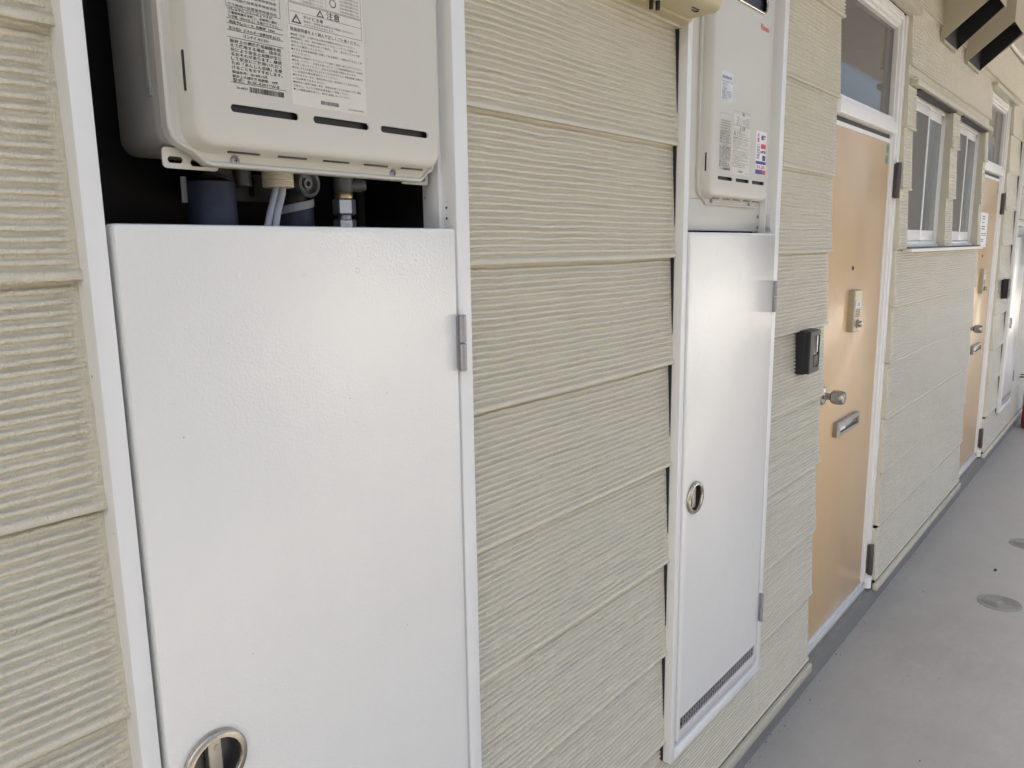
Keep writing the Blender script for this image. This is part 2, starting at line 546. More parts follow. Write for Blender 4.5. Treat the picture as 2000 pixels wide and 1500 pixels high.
def board(zl, zt, x0, x1, holes, fine):
    r = np.random.default_rng(int(zl * 1000) * 131 + int((x0 + 5) * 97))
    rw = np.random.default_rng(int(zl * 1000))
    dx = 0.006 if fine else 0.013
    cuts = sorted({x0, x1} | {v for h in holes for v in h[:2] if x0 < v < x1})
    xq = []
    for a, b in zip(cuts[:-1], cuts[1:]):
        n = max(2, int(round((b - a) / dx)))
        xq.extend(np.linspace(a, b, n, endpoint=False))
    xq.append(x1)
    xq = np.array(xq)
    nx = len(xq)
    band = 0.0105
    nr = 21
    rp = (PITCH + 0.004 - band) / nr
    if fine:
        kn = [(0.0, 0.0), (0.40, 0.0), (0.47, 0.94), (0.68, 1.0), (0.93, 0.95)]
    else:
        kn = [(0.0, 0.0), (0.40, 0.0), (0.48, 1.0), (0.92, 0.97)]
    big = interp_noise(xq, 0.13, 0.0015, rw) + interp_noise(xq, 0.040, 0.0009, rw)
    Z, H = [], []
    one = np.ones(nx)
    Z += [zl * one, (zl + 0.0012) * one, (zl + band * 0.9) * one]
    H += [0.90 * one, 1.08 * one, 1.0 * one]
    for k in range(nr):
        zb = zl + band + k * rp
        fade = min(1.0, (k + 0.6) / 2.0)
        wav = (big * (0.75 + 0.25 * math.sin(k * 0.8)) + interp_noise(xq, 0.07, 0.0008, r)) * fade
        amp = 0.86 + interp_noise(xq, 0.05, 0.14, r)
        for f, h in kn:
            j = interp_noise(xq, 0.011 if fine else 0.03, 0.00060, r)
            Z.append(zb + f * rp + wav + j)
            hh = h * amp + (interp_noise(xq, 0.009 if fine else 0.03, 0.07, r))
            # a plain strip a centimetre wide where the board was cut
            edge = np.clip((np.minimum(xq - x0, x1 - xq) - 0.005) / 0.012, 0.0, 1.0)
            H.append(hh * edge + 0.45 * (1 - edge))
    Z = np.array(Z)
    H = np.array(H)
    Z = np.clip(Z, zl, zt)
    for row in range(1, len(Z)):
        Z[row] = np.maximum(Z[row], Z[row - 1] + 1e-5)
    T = (Z - zl) / PITCH
    Y = 0.0054 + 0.0117 * T - 0.0052 * H
    nz = len(Z)
    X = np.broadcast_to(xq, Z.shape)
    V = [np.stack([X, Y, Z], -1).reshape(-1, 3)]
    idx = np.arange(nz * nx).reshape(nz, nx)
    a, b, c, d = idx[:-1, :-1], idx[:-1, 1:], idx[1:, 1:], idx[1:, :-1]
    F = np.stack([a, b, c, d], -1).reshape(-1, 4)
    if holes:
        cen = V[0][F].mean(1)
        keep = np.ones(len(F), bool)
        for h in holes:
            keep &= ~((cen[:, 0] > h[0]) & (cen[:, 0] < h[1]) & (cen[:, 2] > h[2]) & (cen[:, 2] < h[3]))
        F = F[keep]
    Fs = [F]
    nv = nz * nx
    smooth = [np.ones(len(F), bool)]

    def strip(src, back):
        nonlocal nv
        n = len(src)
        V.append(src)
        V.append(back)
        i0 = np.arange(n - 1) + nv
        Fs.append(np.stack([i0, i0 + 1, i0 + 1 + n, i0 + n], -1))
        smooth.append(np.zeros(n - 1, bool))
        nv += 2 * n

    lip = V[0].reshape(nz, nx, 3)[0]
    bk = lip.copy()
    bk[:, 1] = 0.0165
    in_hole = any(h[2] < zl + 0.002 < h[3] for h in holes)
    if not in_hole:
        strip(lip, bk)
    else:
        prev = 0
        for i in range(1, nx):
            xm = (xq[i - 1] + xq[i]) / 2
            if any(h[0] < xm < h[1] and h[2] < zl + 0.002 < h[3] for h in holes):
                if i - prev > 1:
                    strip(lip[prev:i], bk[prev:i])
                prev = i
        if nx - prev > 1:
            strip(lip[prev:], bk[prev:])
    for ci in (0, nx - 1):
        e = V[0].reshape(nz, nx, 3)[:, ci]
        eb = e.copy()
        eb[:, 1] = 0.0298
        strip(e, eb)
    for h in holes:                                   # cut edges round a notch
        g = V[0].reshape(nz, nx, 3)
        zmid = Z.mean(1)
        rows = [q for q in range(nz) if h[2] <= zmid[q] <= h[3]]
        if not rows:
            continue
        for hx in (h[0], h[1]):
            if x0 < hx < x1:
                ci = int(np.argmin(np.abs(xq - hx)))
                e = g[rows[0]:rows[-1] + 1, ci]
                if len(e) > 1:
                    eb = e.copy()
                    eb[:, 1] = 0.0298
                    strip(e, eb)
        cs = [q for q in range(nx) if h[0] - 1e-6 <= xq[q] <= h[1] + 1e-6]
        for rr, ok in ((rows[0], h[2] > zl + 0.003), (rows[-1], h[3] < zt - 0.003)):
            if ok and len(cs) > 1:
                e = g[rr, cs[0]:cs[-1] + 1]
                eb = e.copy()
                eb[:, 1] = 0.0298
                strip(e, eb)
    V = np.concatenate(V)
    F = np.concatenate(Fs)
    sm = np.concatenate(smooth)
    me = bpy.data.meshes.new('siding_board')
    me.vertices.add(len(V))
    me.vertices.foreach_set('co', V.ravel())
    me.loops.add(len(F) * 4)
    me.loops.foreach_set('vertex_index', F.ravel())
    me.polygons.add(len(F))
    me.polygons.foreach_set('loop_start', np.arange(len(F)) * 4)
    me.polygons.foreach_set('use_smooth', sm)
    me.update(calc_edges=True)
    me.materials.append(M_SIDING)
    o = bpy.data.objects.new('siding_board', me)
    COL.objects.link(o)
    return o


for k, lip in enumerate(LIPS):
    zl = 0.130 if k == 0 else lip
    zt = (LIPS[k + 1] + 0.003) if k + 1 < len(LIPS) else CEIL
    if zt - zl < 0.02:
        continue
    full = sorted((a, b) for a, b, c, d in OPEN if c <= zl + 1e-3 and d >= zt - 0.006)
    part = [(a, b, c, d) for a, b, c, d in OPEN if not (c <= zl + 1e-3 and d >= zt - 0.006) and c < zt and d > zl]
    segs = []
    x = XA
    for a, b in full:
        if a > x:
            segs.append((x, a))
        x = b
    segs.append((x, XB))
    for a, b in segs:
        hs = [h for h in part if h[0] >= a - 1e-6 and h[1] <= b + 1e-6]
        # long runs are cut into boards no longer than about three metres, at the edge of an opening or a plain joint
        cuts = [a, b]
        if b - a > 3.4:
            c = 2.30 if a < 0 else None
            cand = [v for v in (2.30, 4.576, 7.6) if a + 0.5 < v < b - 0.5]
            cuts = [a] + cand + [b]
        for u, v in zip(cuts[:-1], cuts[1:]):
            hh = [h for h in hs if h[0] >= u - 1e-6 and h[1] <= v + 1e-6]
            P.append(board(zl, zt, u, v, hh, u < 2.69))

# ---- plinth, base trim, thresholds
P.append(B('plinth', M_PLINTH, None, (XA, XB, 0.012, 0.029, 0.0, 0.088), bev=0.0))
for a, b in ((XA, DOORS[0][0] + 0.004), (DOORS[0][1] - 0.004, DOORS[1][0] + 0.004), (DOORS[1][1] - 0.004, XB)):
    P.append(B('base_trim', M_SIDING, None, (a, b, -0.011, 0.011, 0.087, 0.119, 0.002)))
    P.append(B('base_gap_shadow', M_SEALGAP, None, (a, b, 0.004, 0.012, 0.119, 0.134)))  # black strip painted in for the shaded gap above the trim


def entrance(xl, xr, near):
    """door in its aluminium frame, with the transom light above"""
    out = []
    fr = bmesh.new()
    for s, xe in ((1, xl), (-1, xr)):                 # stepped jambs
        for w0, w1, y in ((0.0, 0.034, 0.026), (0.034, 0.056, 0.033), (0.056, 0.070, 0.044)):
            a, b = xe + s * w0, xe + s * w1
            box(fr, min(a, b), max(a, b), y, 0.099, 0.135, 2.548, 0.0015)
    for z0, z1, y in ((2.522, 2.548, 0.0285), (2.506, 2.522, 0.036), (2.494, 2.506, 0.046)):
        box(fr, xl + 0.071, xr - 0.071, y, 0.098, z0, z1, 0.0015)
    box(fr, xl + 0.071, xr - 0.071, 0.022, 0.098, 2.086, 2.128, 0.003)
    box(fr, xl + 0.071, xr - 0.071, 0.036, 0.098, 2.128, 2.150, 0.002)
    frame = finish('door_frame', fr, M_ALUW, None)
    out.append(frame)
    pane = B('transom_pane', M_GLASS, None, (xl + 0.069, xr - 0.069, 0.062, 0.067, 2.148, 2.496))
    out.append(pane)
    pane.parent = frame
    out.remove(pane)
    gap = B('door_gap', M_DARK, None, (xl + 0.069, xr - 0.069, 0.054, 0.06, 2.068, 2.087))
    gap.parent = frame
    th = B('threshold', M_ALU, None, (xl, xr, 0.030, 0.040, 0.104, 0.122, 0.001), (xl, xr, 0.040, 0.090, 0.104, 0.134, 0.001))
    out.append(th)
    out.append(B('threshold_step', M_PLINTH, None, (xl + 0.001, xr - 0.001, 0.0292, 0.20, 0.0, 0.1035)))
    out.append(B('flashing', M_SIDING, None, (xl - 0.012, xr + 0.03, -0.016, 0.024, 2.553, 2.575, 0.001)))
    out.append(B('opening_back', M_DARK, None, (xl, xr, 0.10, 0.118, 0.135, 2.55)))
    # leaf
    lf = bmesh.new()
    box(lf, xl + 0.072, xr - 0.072, 0.048, 0.088, 0.138, 2.052, 0.0015)
    leaf = finish('door', lf, M_TAN, None)
    out.append(leaf)
    leaf['label'] = 'tan painted steel entrance door'
    sub = []
    sub.append(B('door_edge_strip', M_ALUW, None, (xl + 0.072, xr - 0.072, 0.0475, 0.086, 2.0525, 2.068, 0.001)))
    yd = 0.048
    # knob: rose, neck, tapered drum
    kx, kz = xl + 0.130, 1.103
    bm = bmesh.new()
    lathe(bm, (kx, yd, kz), (0, -1, 0), [(0.0, 0.0), (0.034, 0.0), (0.034, 0.004), (0.030, 0.008), (0.015, 0.011), (0.0125, 0.014),
                                        (0.0125, 0.030), (0.020, 0.033), (0.0245, 0.038), (0.0262, 0.052), (0.0250, 0.070),
                                        (0.0225, 0.077), (0.0195, 0.0785), (0.017, 0.0755), (0.006, 0.0752), (0.0, 0.0752)], 32)
    sub.append(finish('knob', bm, M_STEEL, None, angle=30))
    # letter slot
    mx0, mz0 = xl + 0.275, 0.917
    bm = bmesh.new()
    L = rrect(mx0, mx0 + 0.285, mz0, mz0 + 0.056, 0.004, 3)
    hole = rrect(mx0 + 0.030, mx0 + 0.268, mz0 + 0.014, mz0 + 0.042, 0.003, 3)
    holed_plate(bm, [(L, yd), (L, yd - 0.016), (inset(L, 0.004), yd - 0.020)], [hole], 0, 0, hole_depth=0.014)
    ms = finish('letter_slot', bm, M_STEEL, None)
    sub.append(ms)
    sub.append(B('letter_flap', M_STEEL, None, (mx0 + 0.032, mx0 + 0.266, yd - 0.012, yd - 0.006, mz0 + 0.015, mz0 + 0.041, 0.0015)))
    sub.append(B('letter_slot_name_tag', M_PAPER, None, (mx0 + 0.036, mx0 + 0.115, yd - 0.0135, yd - 0.0122, mz0 + 0.018, mz0 + 0.030)))
    # peephole
    bm = bmesh.new()
    lathe(bm, (xl + 0.400, yd, 1.557), (0, -1, 0), [(0.0, 0.0), (0.0085, 0.0), (0.0085, 0.003), (0.006, 0.004), (0.0055, 0.001), (0.0, 0.001)], 20)
    sub.append(finish('peephole', bm, M_BRONZE, None))
    # door phone
    px, pz = xl + 0.372, 1.314
    bm = bmesh.new()
    L = rrect(px, px + 0.092, pz, pz + 0.160, 0.006, 4)
    holed_plate(bm, [(L, yd), (L, yd - 0.020), (inset(L, 0.004), yd - 0.024)], [], 0, 0)
    dp = finish('door_phone', bm, mat('phone_gold', (0.46, 0.41, 0.30), 0.36, 0.5, vary=[((3, 3, 200), 0.35, (0.38, 0.34, 0.25))]), None)
    sub.append(dp)
    sub.append(B('name_plate', M_PAPER, None, (px + 0.016, px + 0.078, yd - 0.0258, yd - 0.0242, pz + 0.092, pz + 0.120, 0.0005)))
    acc = ([], [])
    quad_into(acc, px + 0.036, px + 0.041, pz + 0.098, pz + 0.113, yd - 0.0262)
    quad_into(acc, px + 0.050, px + 0.055, pz + 0.098, pz + 0.113, yd - 0.0262)
    sub.append(from_acc('name_marks', acc, M_INK))
    sub.append(B('speaker_grille', M_SLOT, None, *[(px + 0.018, px + 0.070, yd - 0.0250, yd - 0.0236, pz + 0.058 + i * 0.0062, pz + 0.0612 + i * 0.0062) for i in range(5)]))
    bm = bmesh.new()
    lathe(bm, (px + 0.048, yd - 0.024, pz + 0.030), (0, -1, 0), [(0.017, 0.0), (0.017, 0.003), (0.012, 0.005), (0.0115, 0.016), (0.010, 0.018), (0.0, 0.018)], 24)
    sub.append(finish('call_button', bm, M_STEEL, None))
    # pivot hinges
    for z0, z1 in ((1.832, 1.976), (0.172, 0.315)):
        bm = bmesh.new()
        zm = (z0 + z1) / 2
        hx, hy = xr - 0.040, 0.016
        lathe(bm, (hx, hy, z0), (0, 0, 1), [(0.0, 0.0), (0.0105, 0.0), (0.0115, 0.002), (0.0115, zm - z0 - 0.0012), (0.0100, zm - z0), (0.0115, zm - z0 + 0.0012),
                                          (0.0115, z1 - z0 - 0.002), (0.0105, z1 - z0), (0.0, z1 - z0)], 20)
        box(bm, hx - 0.006, hx + 0.006, hy + 0.004, 0.034, z0 + 0.004, z1 - 0.004, 0.001)
        sub.append(finish('pivot_hinge', bm, M_BRONZE, None))
    # jamb foot
    bm = bmesh.new()
    lathe(bm, (xr - 0.030, 0.028, 0.105), (0, 0, 1), [(0.0, 0.0), (0.018, 0.0), (0.018, 0.05), (0.0, 0.05)], 16)
    sub.append(finish('jamb_foot', bm, M_ALUW, None))
    for q in ((xr - 0.100, 2.028), (xr - 0.104, 1.985)):
        bm = bmesh.new()
        lathe(bm, (q[0], yd, q[1]), (0, -1, 0), [(0.019, 0.0), (0.019, 0.0006), (0.0, 0.0007)], 24)
        sub.append(finish('sticker', bm, M_GREEN, None))
    for s_ in sub:
        s_.parent = leaf
    return out


for i, (a, b) in enumerate(DOORS):
    P += entrance(a, b, i == 0)


def window(xl, xr):
    out = []
    z0, z1 = WIN_Z
    yf = 0.043
    bm = bmesh.new()
    box(bm, xl, xl + 0.022, yf, 0.115, z0 + 0.018, z1, 0.001)
    box(bm, xr - 0.005, xr, yf, 0.115, z0 + 0.018, z1, 0.001)
    box(bm, xl + 0.0221, xr - 0.0221, yf + 0.001, 0.114, z1 - 0.020, z1 - 0.0002, 0.001)
    box(bm, xl - 0.0, xr + 0.0, yf - 0.012, 0.113, z0 + 0.0005, z0 + 0.0175, 0.001)
    box(bm, xl + 0.0221, xr - 0.0221, yf + 0.004, 0.112, z0 + 0.0176, z0 + 0.032, 0.001)
    w = finish('window', bm, M_ALUW, None)
    w['label'] = 'narrow sliding window with white aluminium frame'
    out.append(w)
    xm = (xl + xr) / 2 + 0.055
    sub = []
    for (a, b, y, mt, nm) in ((xl + 0.023, xm, yf + 0.002, M_SCREEN, 'screen_mesh'), (xm - 0.050, xr - 0.006, yf + 0.012, M_FROST, 'frosted_pane')):
        bm = bmesh.new()
        st = 0.020
        dp_ = 0.009 if mt is M_SCREEN else 0.022
        box(bm, a, a + st, y, y + dp_, z0 + 0.034, z1 - 0.0215, 0.0015)
        box(bm, b - (st if mt is M_SCREEN else 0.008), b, y, y + dp_, z0 + 0.034, z1 - 0.0215, 0.0015)
        box(bm, a + st, b - st, y + 0.001, y + dp_ - 0.001, z0 + 0.034, z0 + 0.084, 0.0015)
        box(bm, a + st, b - st, y + 0.001, y + dp_ - 0.001, z1 - 0.058, z1 - 0.0215, 0.0015)
        sub.append(finish('sash', bm, M_ALUW, None))
        sub.append(B(nm, mt, None, (a + st - 0.002, b - (st if mt is M_SCREEN else 0.008) + 0.002, y + 0.004, y + 0.006, z0 + 0.082, z1 - 0.056)))
    out.append(B('reveal', M_SIDING, None, (xr - 0.0025, xr - 0.0002, 0.012, 0.0428, z0 + 0.018, z1 - 0.002)))
    sub.append(B('room_dark_sheet', M_DARK, None, (xl, xr, 0.116, 0.13, z0, z1)))  # black sheet standing in for the darkness of the room
    for s_ in sub:
        s_.parent = w
    return out


for a, b in WINS:
    P += window(a, b)
P.append(B('window_sill', M_CAULK, None, (3.700, 5.445, -0.022, 0.024, 1.6085, 1.6235, 0.0015)))
P.append(B('sill_gap_shadow', M_SEALGAP, None, (3.712, 5.42, -0.008, 0.024, 1.6236, 1.6300)))  # black strip standing in for the dark gap line over the sill
P.append(B('window_flashing', M_SIDING, None, (3.612, 5.450, -0.018, 0.024, 2.2885, 2.310, 0.001)))
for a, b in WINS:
    P.append(B('under_flashing_shadow', M_SEALGAP, None, (a, b, -0.004, 0.030, 2.2815, 2.288)))  # black strip painted in for the shade beneath the flashing
adopt(bld, P)


# ------------------------------------------------------------------ utility cabinets
def expanded_mesh(bm, x0, x1, z0, z1, y):
    step = 0.0145
    n = int((x1 - x0) / step)
    for i in range(-2, n + 2):
        for s in (1, -1):
            xa = x0 + i * step
            xb = xa + s * 0.0125
            for (qa, qb, za, zb) in ((xa, xb, z0, z0 + (z1 - z0) / 2), (xb, xa, z0 + (z1 - z0) / 2, z1)):
                if min(qa, qb) < x0 + 0.001 or max(qa, qb) > x1 - 0.001:
                    continue
                w = 0.0010
                vs = [bm.verts.new((qa - w, y, za)), bm.verts.new((qa + w, y - 0.0008, za)), bm.verts.new((qb + w, y, zb)), bm.verts.new((qb - w, y + 0.0008, zb))]
                bm.faces.new(vs)


def cabinet(x0, x1, label, covered):
    t = thing('utility_cabinet', label, 'cabinet', ((x0 + x1) / 2, 0.1, CAB_Z[0]), 'utility cabinets let into the siding')
    parts = []
    zb, zt = CAB_Z
    bm = bmesh.new()
    box(bm, x0, x0 + 0.022, -0.015, 0.050, zb, zt, 0.0025)
    box(bm, x1 - 0.030, x1, -0.015, 0.050, zb, zt, 0.0025)
    box(bm, x1 - 0.038, x1 - 0.0301, 0.014, 0.050, zb + 0.03, zt - 0.03, 0.001)
    box(bm, x0 + 0.0221, x1 - 0.0301, -0.0148, 0.050, zb, zb + 0.030, 0.002)
    box(bm, x0 + 0.0221, x1 - 0.0301, -0.0148, 0.050, zt - 0.03, zt, 0.002)
    parts.append(finish('frame', bm, M_FRAME, None))
    if covered:
        parts.append(B('sealant', M_SEALGAP, None, (x0 - 0.0040, x0 - 0.0002, 0.0065, 0.028, zb + 0.003, zt - 0.003)))
    # housing
    d = 0.235
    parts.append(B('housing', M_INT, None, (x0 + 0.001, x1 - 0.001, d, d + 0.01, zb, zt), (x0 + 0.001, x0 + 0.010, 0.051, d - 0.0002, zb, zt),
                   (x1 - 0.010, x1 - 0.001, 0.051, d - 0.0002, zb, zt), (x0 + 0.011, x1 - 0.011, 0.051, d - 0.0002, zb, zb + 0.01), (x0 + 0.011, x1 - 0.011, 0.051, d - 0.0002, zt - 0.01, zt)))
    # door leaf
    a, b = x0 + 0.0275, x1 - 0.0365
    z0, z1 = 0.386, 1.681
    L = rrect(a, b, z0, z1, 0.004, 3)
    hole = rrect(a + 0.012, b - 0.022, 0.415, 0.449, 0.001, 2)
    pc = (x0 + 0.084, 1.033)
    hole2 = circ(pc[0], pc[1], 0.0335, 40)
    bm = bmesh.new()
    yf = -0.0185
    holed_plate(bm, [(L, yf + 0.020), (L, yf + 0.004), (inset(L, 0.0012), yf + 0.0012), (inset(L, 0.0038), yf)], [hole, hole2], 0, 0, hole_depth=0.02)
    door = finish('door', bm, M_WHITE, None)
    parts.append(door)
    sub = []
    bm = bmesh.new()
    expanded_mesh(bm, a + 0.012, b - 0.022, 0.415, 0.449, yf + 0.0022)
    vm = finish('vent_mesh', bm, M_ZINC, None, smooth=False, recalc=False)
    sub.append(vm)
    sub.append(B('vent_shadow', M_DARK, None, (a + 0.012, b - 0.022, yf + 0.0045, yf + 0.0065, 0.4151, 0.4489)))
    # round flush pull
    bm = bmesh.new()
    lathe(bm, (pc[0], yf, pc[1]), (0, -1, 0), [(0.0415, 0.0), (0.0412, 0.005), (0.039, 0.0075), (0.0325, 0.0080), (0.0315, 0.0065), (0.0312, 0.0)], 44)
    sub.append(finish('pull_ring', bm, M_PULL, None, angle=50))
    bm = bmesh.new()
    lathe(bm, (pc[0], yf, pc[1]), (0, -1, 0), [(0.0311, 0.002), (0.0308, -0.012), (0.0, -0.0125)], 36)
    sub.append(finish('pull_cup', bm, mat('pull_cup_dark', (0.10, 0.10, 0.10), 0.3, 0.7), None, angle=50))
    bm = bmesh.new()
    box(bm, pc[0] - 0.0075, pc[0] + 0.0115, yf + 0.0005, yf + 0.0118, pc[1] - 0.0285, pc[1] + 0.0285, 0.003, 3)
    lathe(bm, (pc[0] + 0.004, yf + 0.0005, pc[1] + 0.0165), (0, -1, 0), [(0.0042, 0.0), (0.0040, 0.0010), (0.0, 0.0012)], 16)
    sub.append(finish('turn_bar', bm, mat('turn_bar_steel', (0.42, 0.40, 0.36), 0.34, 0.9), None))
    for fx, fz in ((0.27, 1.624), (0.45, 1.619), (0.62, 1.623)):
        bm = bmesh.new()
        lathe(bm, (a + (b - a) * fx, yf, fz), (0, -1, 0), [(0.0048, -0.0002), (0.0030, 0.0005), (0.0, 0.0008)], 14)
        sub.append(finish('weld_dimple', bm, M_WHITE, None))
    # knuckle hinges
    for zc in (1.505, 0.562):
        bm = bmesh.new()
        hx, hy = x1 - 0.0325, -0.0235
        for z0_, z1_ in ((zc - 0.044, zc - 0.0008), (zc + 0.0008, zc + 0.044)):
            lathe(bm, (hx, hy, z0_), (0, 0, 1), [(0.0, 0.0), (0.0058, 0.0), (0.0066, 0.001), (0.0066, z1_ - z0_ - 0.001), (0.0058, z1_ - z0_), (0.0, z1_ - z0_)], 16)
        box(bm, hx - 0.0085, hx - 0.001, hy + 0.002, hy + 0.010, zc - 0.041, zc + 0.041, 0.0006)
        sub.append(finish('hinge', bm, M_ZINC, None))
    for s_ in sub:
        s_.parent = door
    if covered:
        parts.append(B('cover_plate', M_HEATER, None, (x0 + 0.0225, x1 - 0.0385, 0.030, 0.034, 1.6865, 1.7625, 0.0008), (x0 + 0.0225, x1 - 0.0385, 0.0318, 0.0350, 1.7632, zt - 0.032)))
        bm = bmesh.new()
        for z in (1.727, 1.697):
            lathe(bm, (x1 - 0.052, 0.030, z), (0, -1, 0), [(0.0045, 0.0), (0.0045, 0.002), (0.0, 0.003)], 14)
        parts.append(finish('cover_screw', bm, M_STEEL, None))
        bm = bmesh.new()
        box(bm, x1 - 0.0345, x1 - 0.0302, -0.002, 0.018, 1.690, 1.735, 0.001)
        for z in (1.700, 1.726):
            lathe(bm, (x1 - 0.0345, 0.007, z), (-1, 0, 0), [(0.0035, 0.0), (0.003, 0.0015), (0.0, 0.002)], 12)
        parts.append(finish('stop_bracket', bm, M_ALU, None))
    else:
        bm = bmesh.new()
        for z in (1.713, 1.697):
            lathe(bm, (x1 - 0.0302, 0.006, z), (-1, 0, 0), [(0.0022, 0.0), (0.0018, 0.0006), (0.0, 0.0008)], 10)
        parts.append(finish('frame_rivet', bm, M_BRONZE, None))
    adopt(t, parts)
    return t


cabinet(*CABS[0], 'white utility cabinet with dark open gap showing pipes above its wide lower door', False)
cabinet(*CABS[1], 'white utility cabinet with vent mesh and beige cover plate, near the tan door', True)
cabinet(*CABS[2], 'white utility cabinet far along the walkway, just before the red fire extinguisher', True)

# ------------------------------------------------------------------ water heaters
LINES1 = [('型式：RUX-A2011W-E', 0.0735, 0.92, 0.0046), ('設計上の標準使用期間：10年', 0.0783, 0.90, 0.0036), ('製造年月：2018年10月', 0.0828, 0.68, 0.0036),
          ('けることをおすすめします。', 0.0876, 1.0, 0.0043), ('ため「あんしん点検」を受', 0.0924, 1.0, 0.0043), ('して安全にご使用いただく', 0.0972, 1.0, 0.0043),
          ('るおそれがあります。継続', 0.1020, 1.0, 0.0043), ('化により安全上支障が生じ', 0.1068, 1.0, 0.0043), ('えて使用する場合、経年劣', 0.1116, 1.0, 0.0043),
          ('設計上の標準使用期間を超', 0.1164, 1.0, 0.0043)]
LINES1B = [('区分名D  エネルギー消費効率 82.2%', 0.1303, 1.0, 0.0036), ('凍結予防ヒータ  作動時  74W', 0.1372, 0.9, 0.0036),
           ('な空間（60cm以上）を設けて下さい。', 0.1432, 0.98, 0.0033), ('工事説明書を参照し、点検等に適切', 0.1472, 0.95, 0.0033), ('は防災予防上15cm以上ですが、', 0.1512, 0.88, 0.0033)]
LINES2 = ['●機器（浴室）に溶剤のある物や可燃物をおかないでください。', '●使用前は、点火・消火を確かめてください。リモコンを機械した', '　電源はリモコンの表示に従って操作し、点火・消火をリモコンの画',
          '　面により確認してください。', '●止まるまま取扱説明書に記載してある要領で、お読みのうえ正しく使', '　ってください。', '●機器内に排気がこもらないように換気・給気に気をつけてください。',
          '●給湯・シャワー・お湯をお使いのとき（ふろ給湯使用後など）の温度', '　に注意しないでください。また火災や故障の原因となります。', '●お湯になる水が直接である火をおこすおそれがあるとき、取扱説明書に記載され',
          '　ている指定の確認事項を行ってください。', '●水を流さないまま、使用が終わらない直前出ることがあります。', '　これは異常ではありません。', '●使用中に異常な燃焼・臭気・異常音を感じたときはあわてずに運転',
          '　を停止し、もよりの販売店事業者にご連絡ください。', '●この機器は屋外用です。屋内に設置しないでください。']


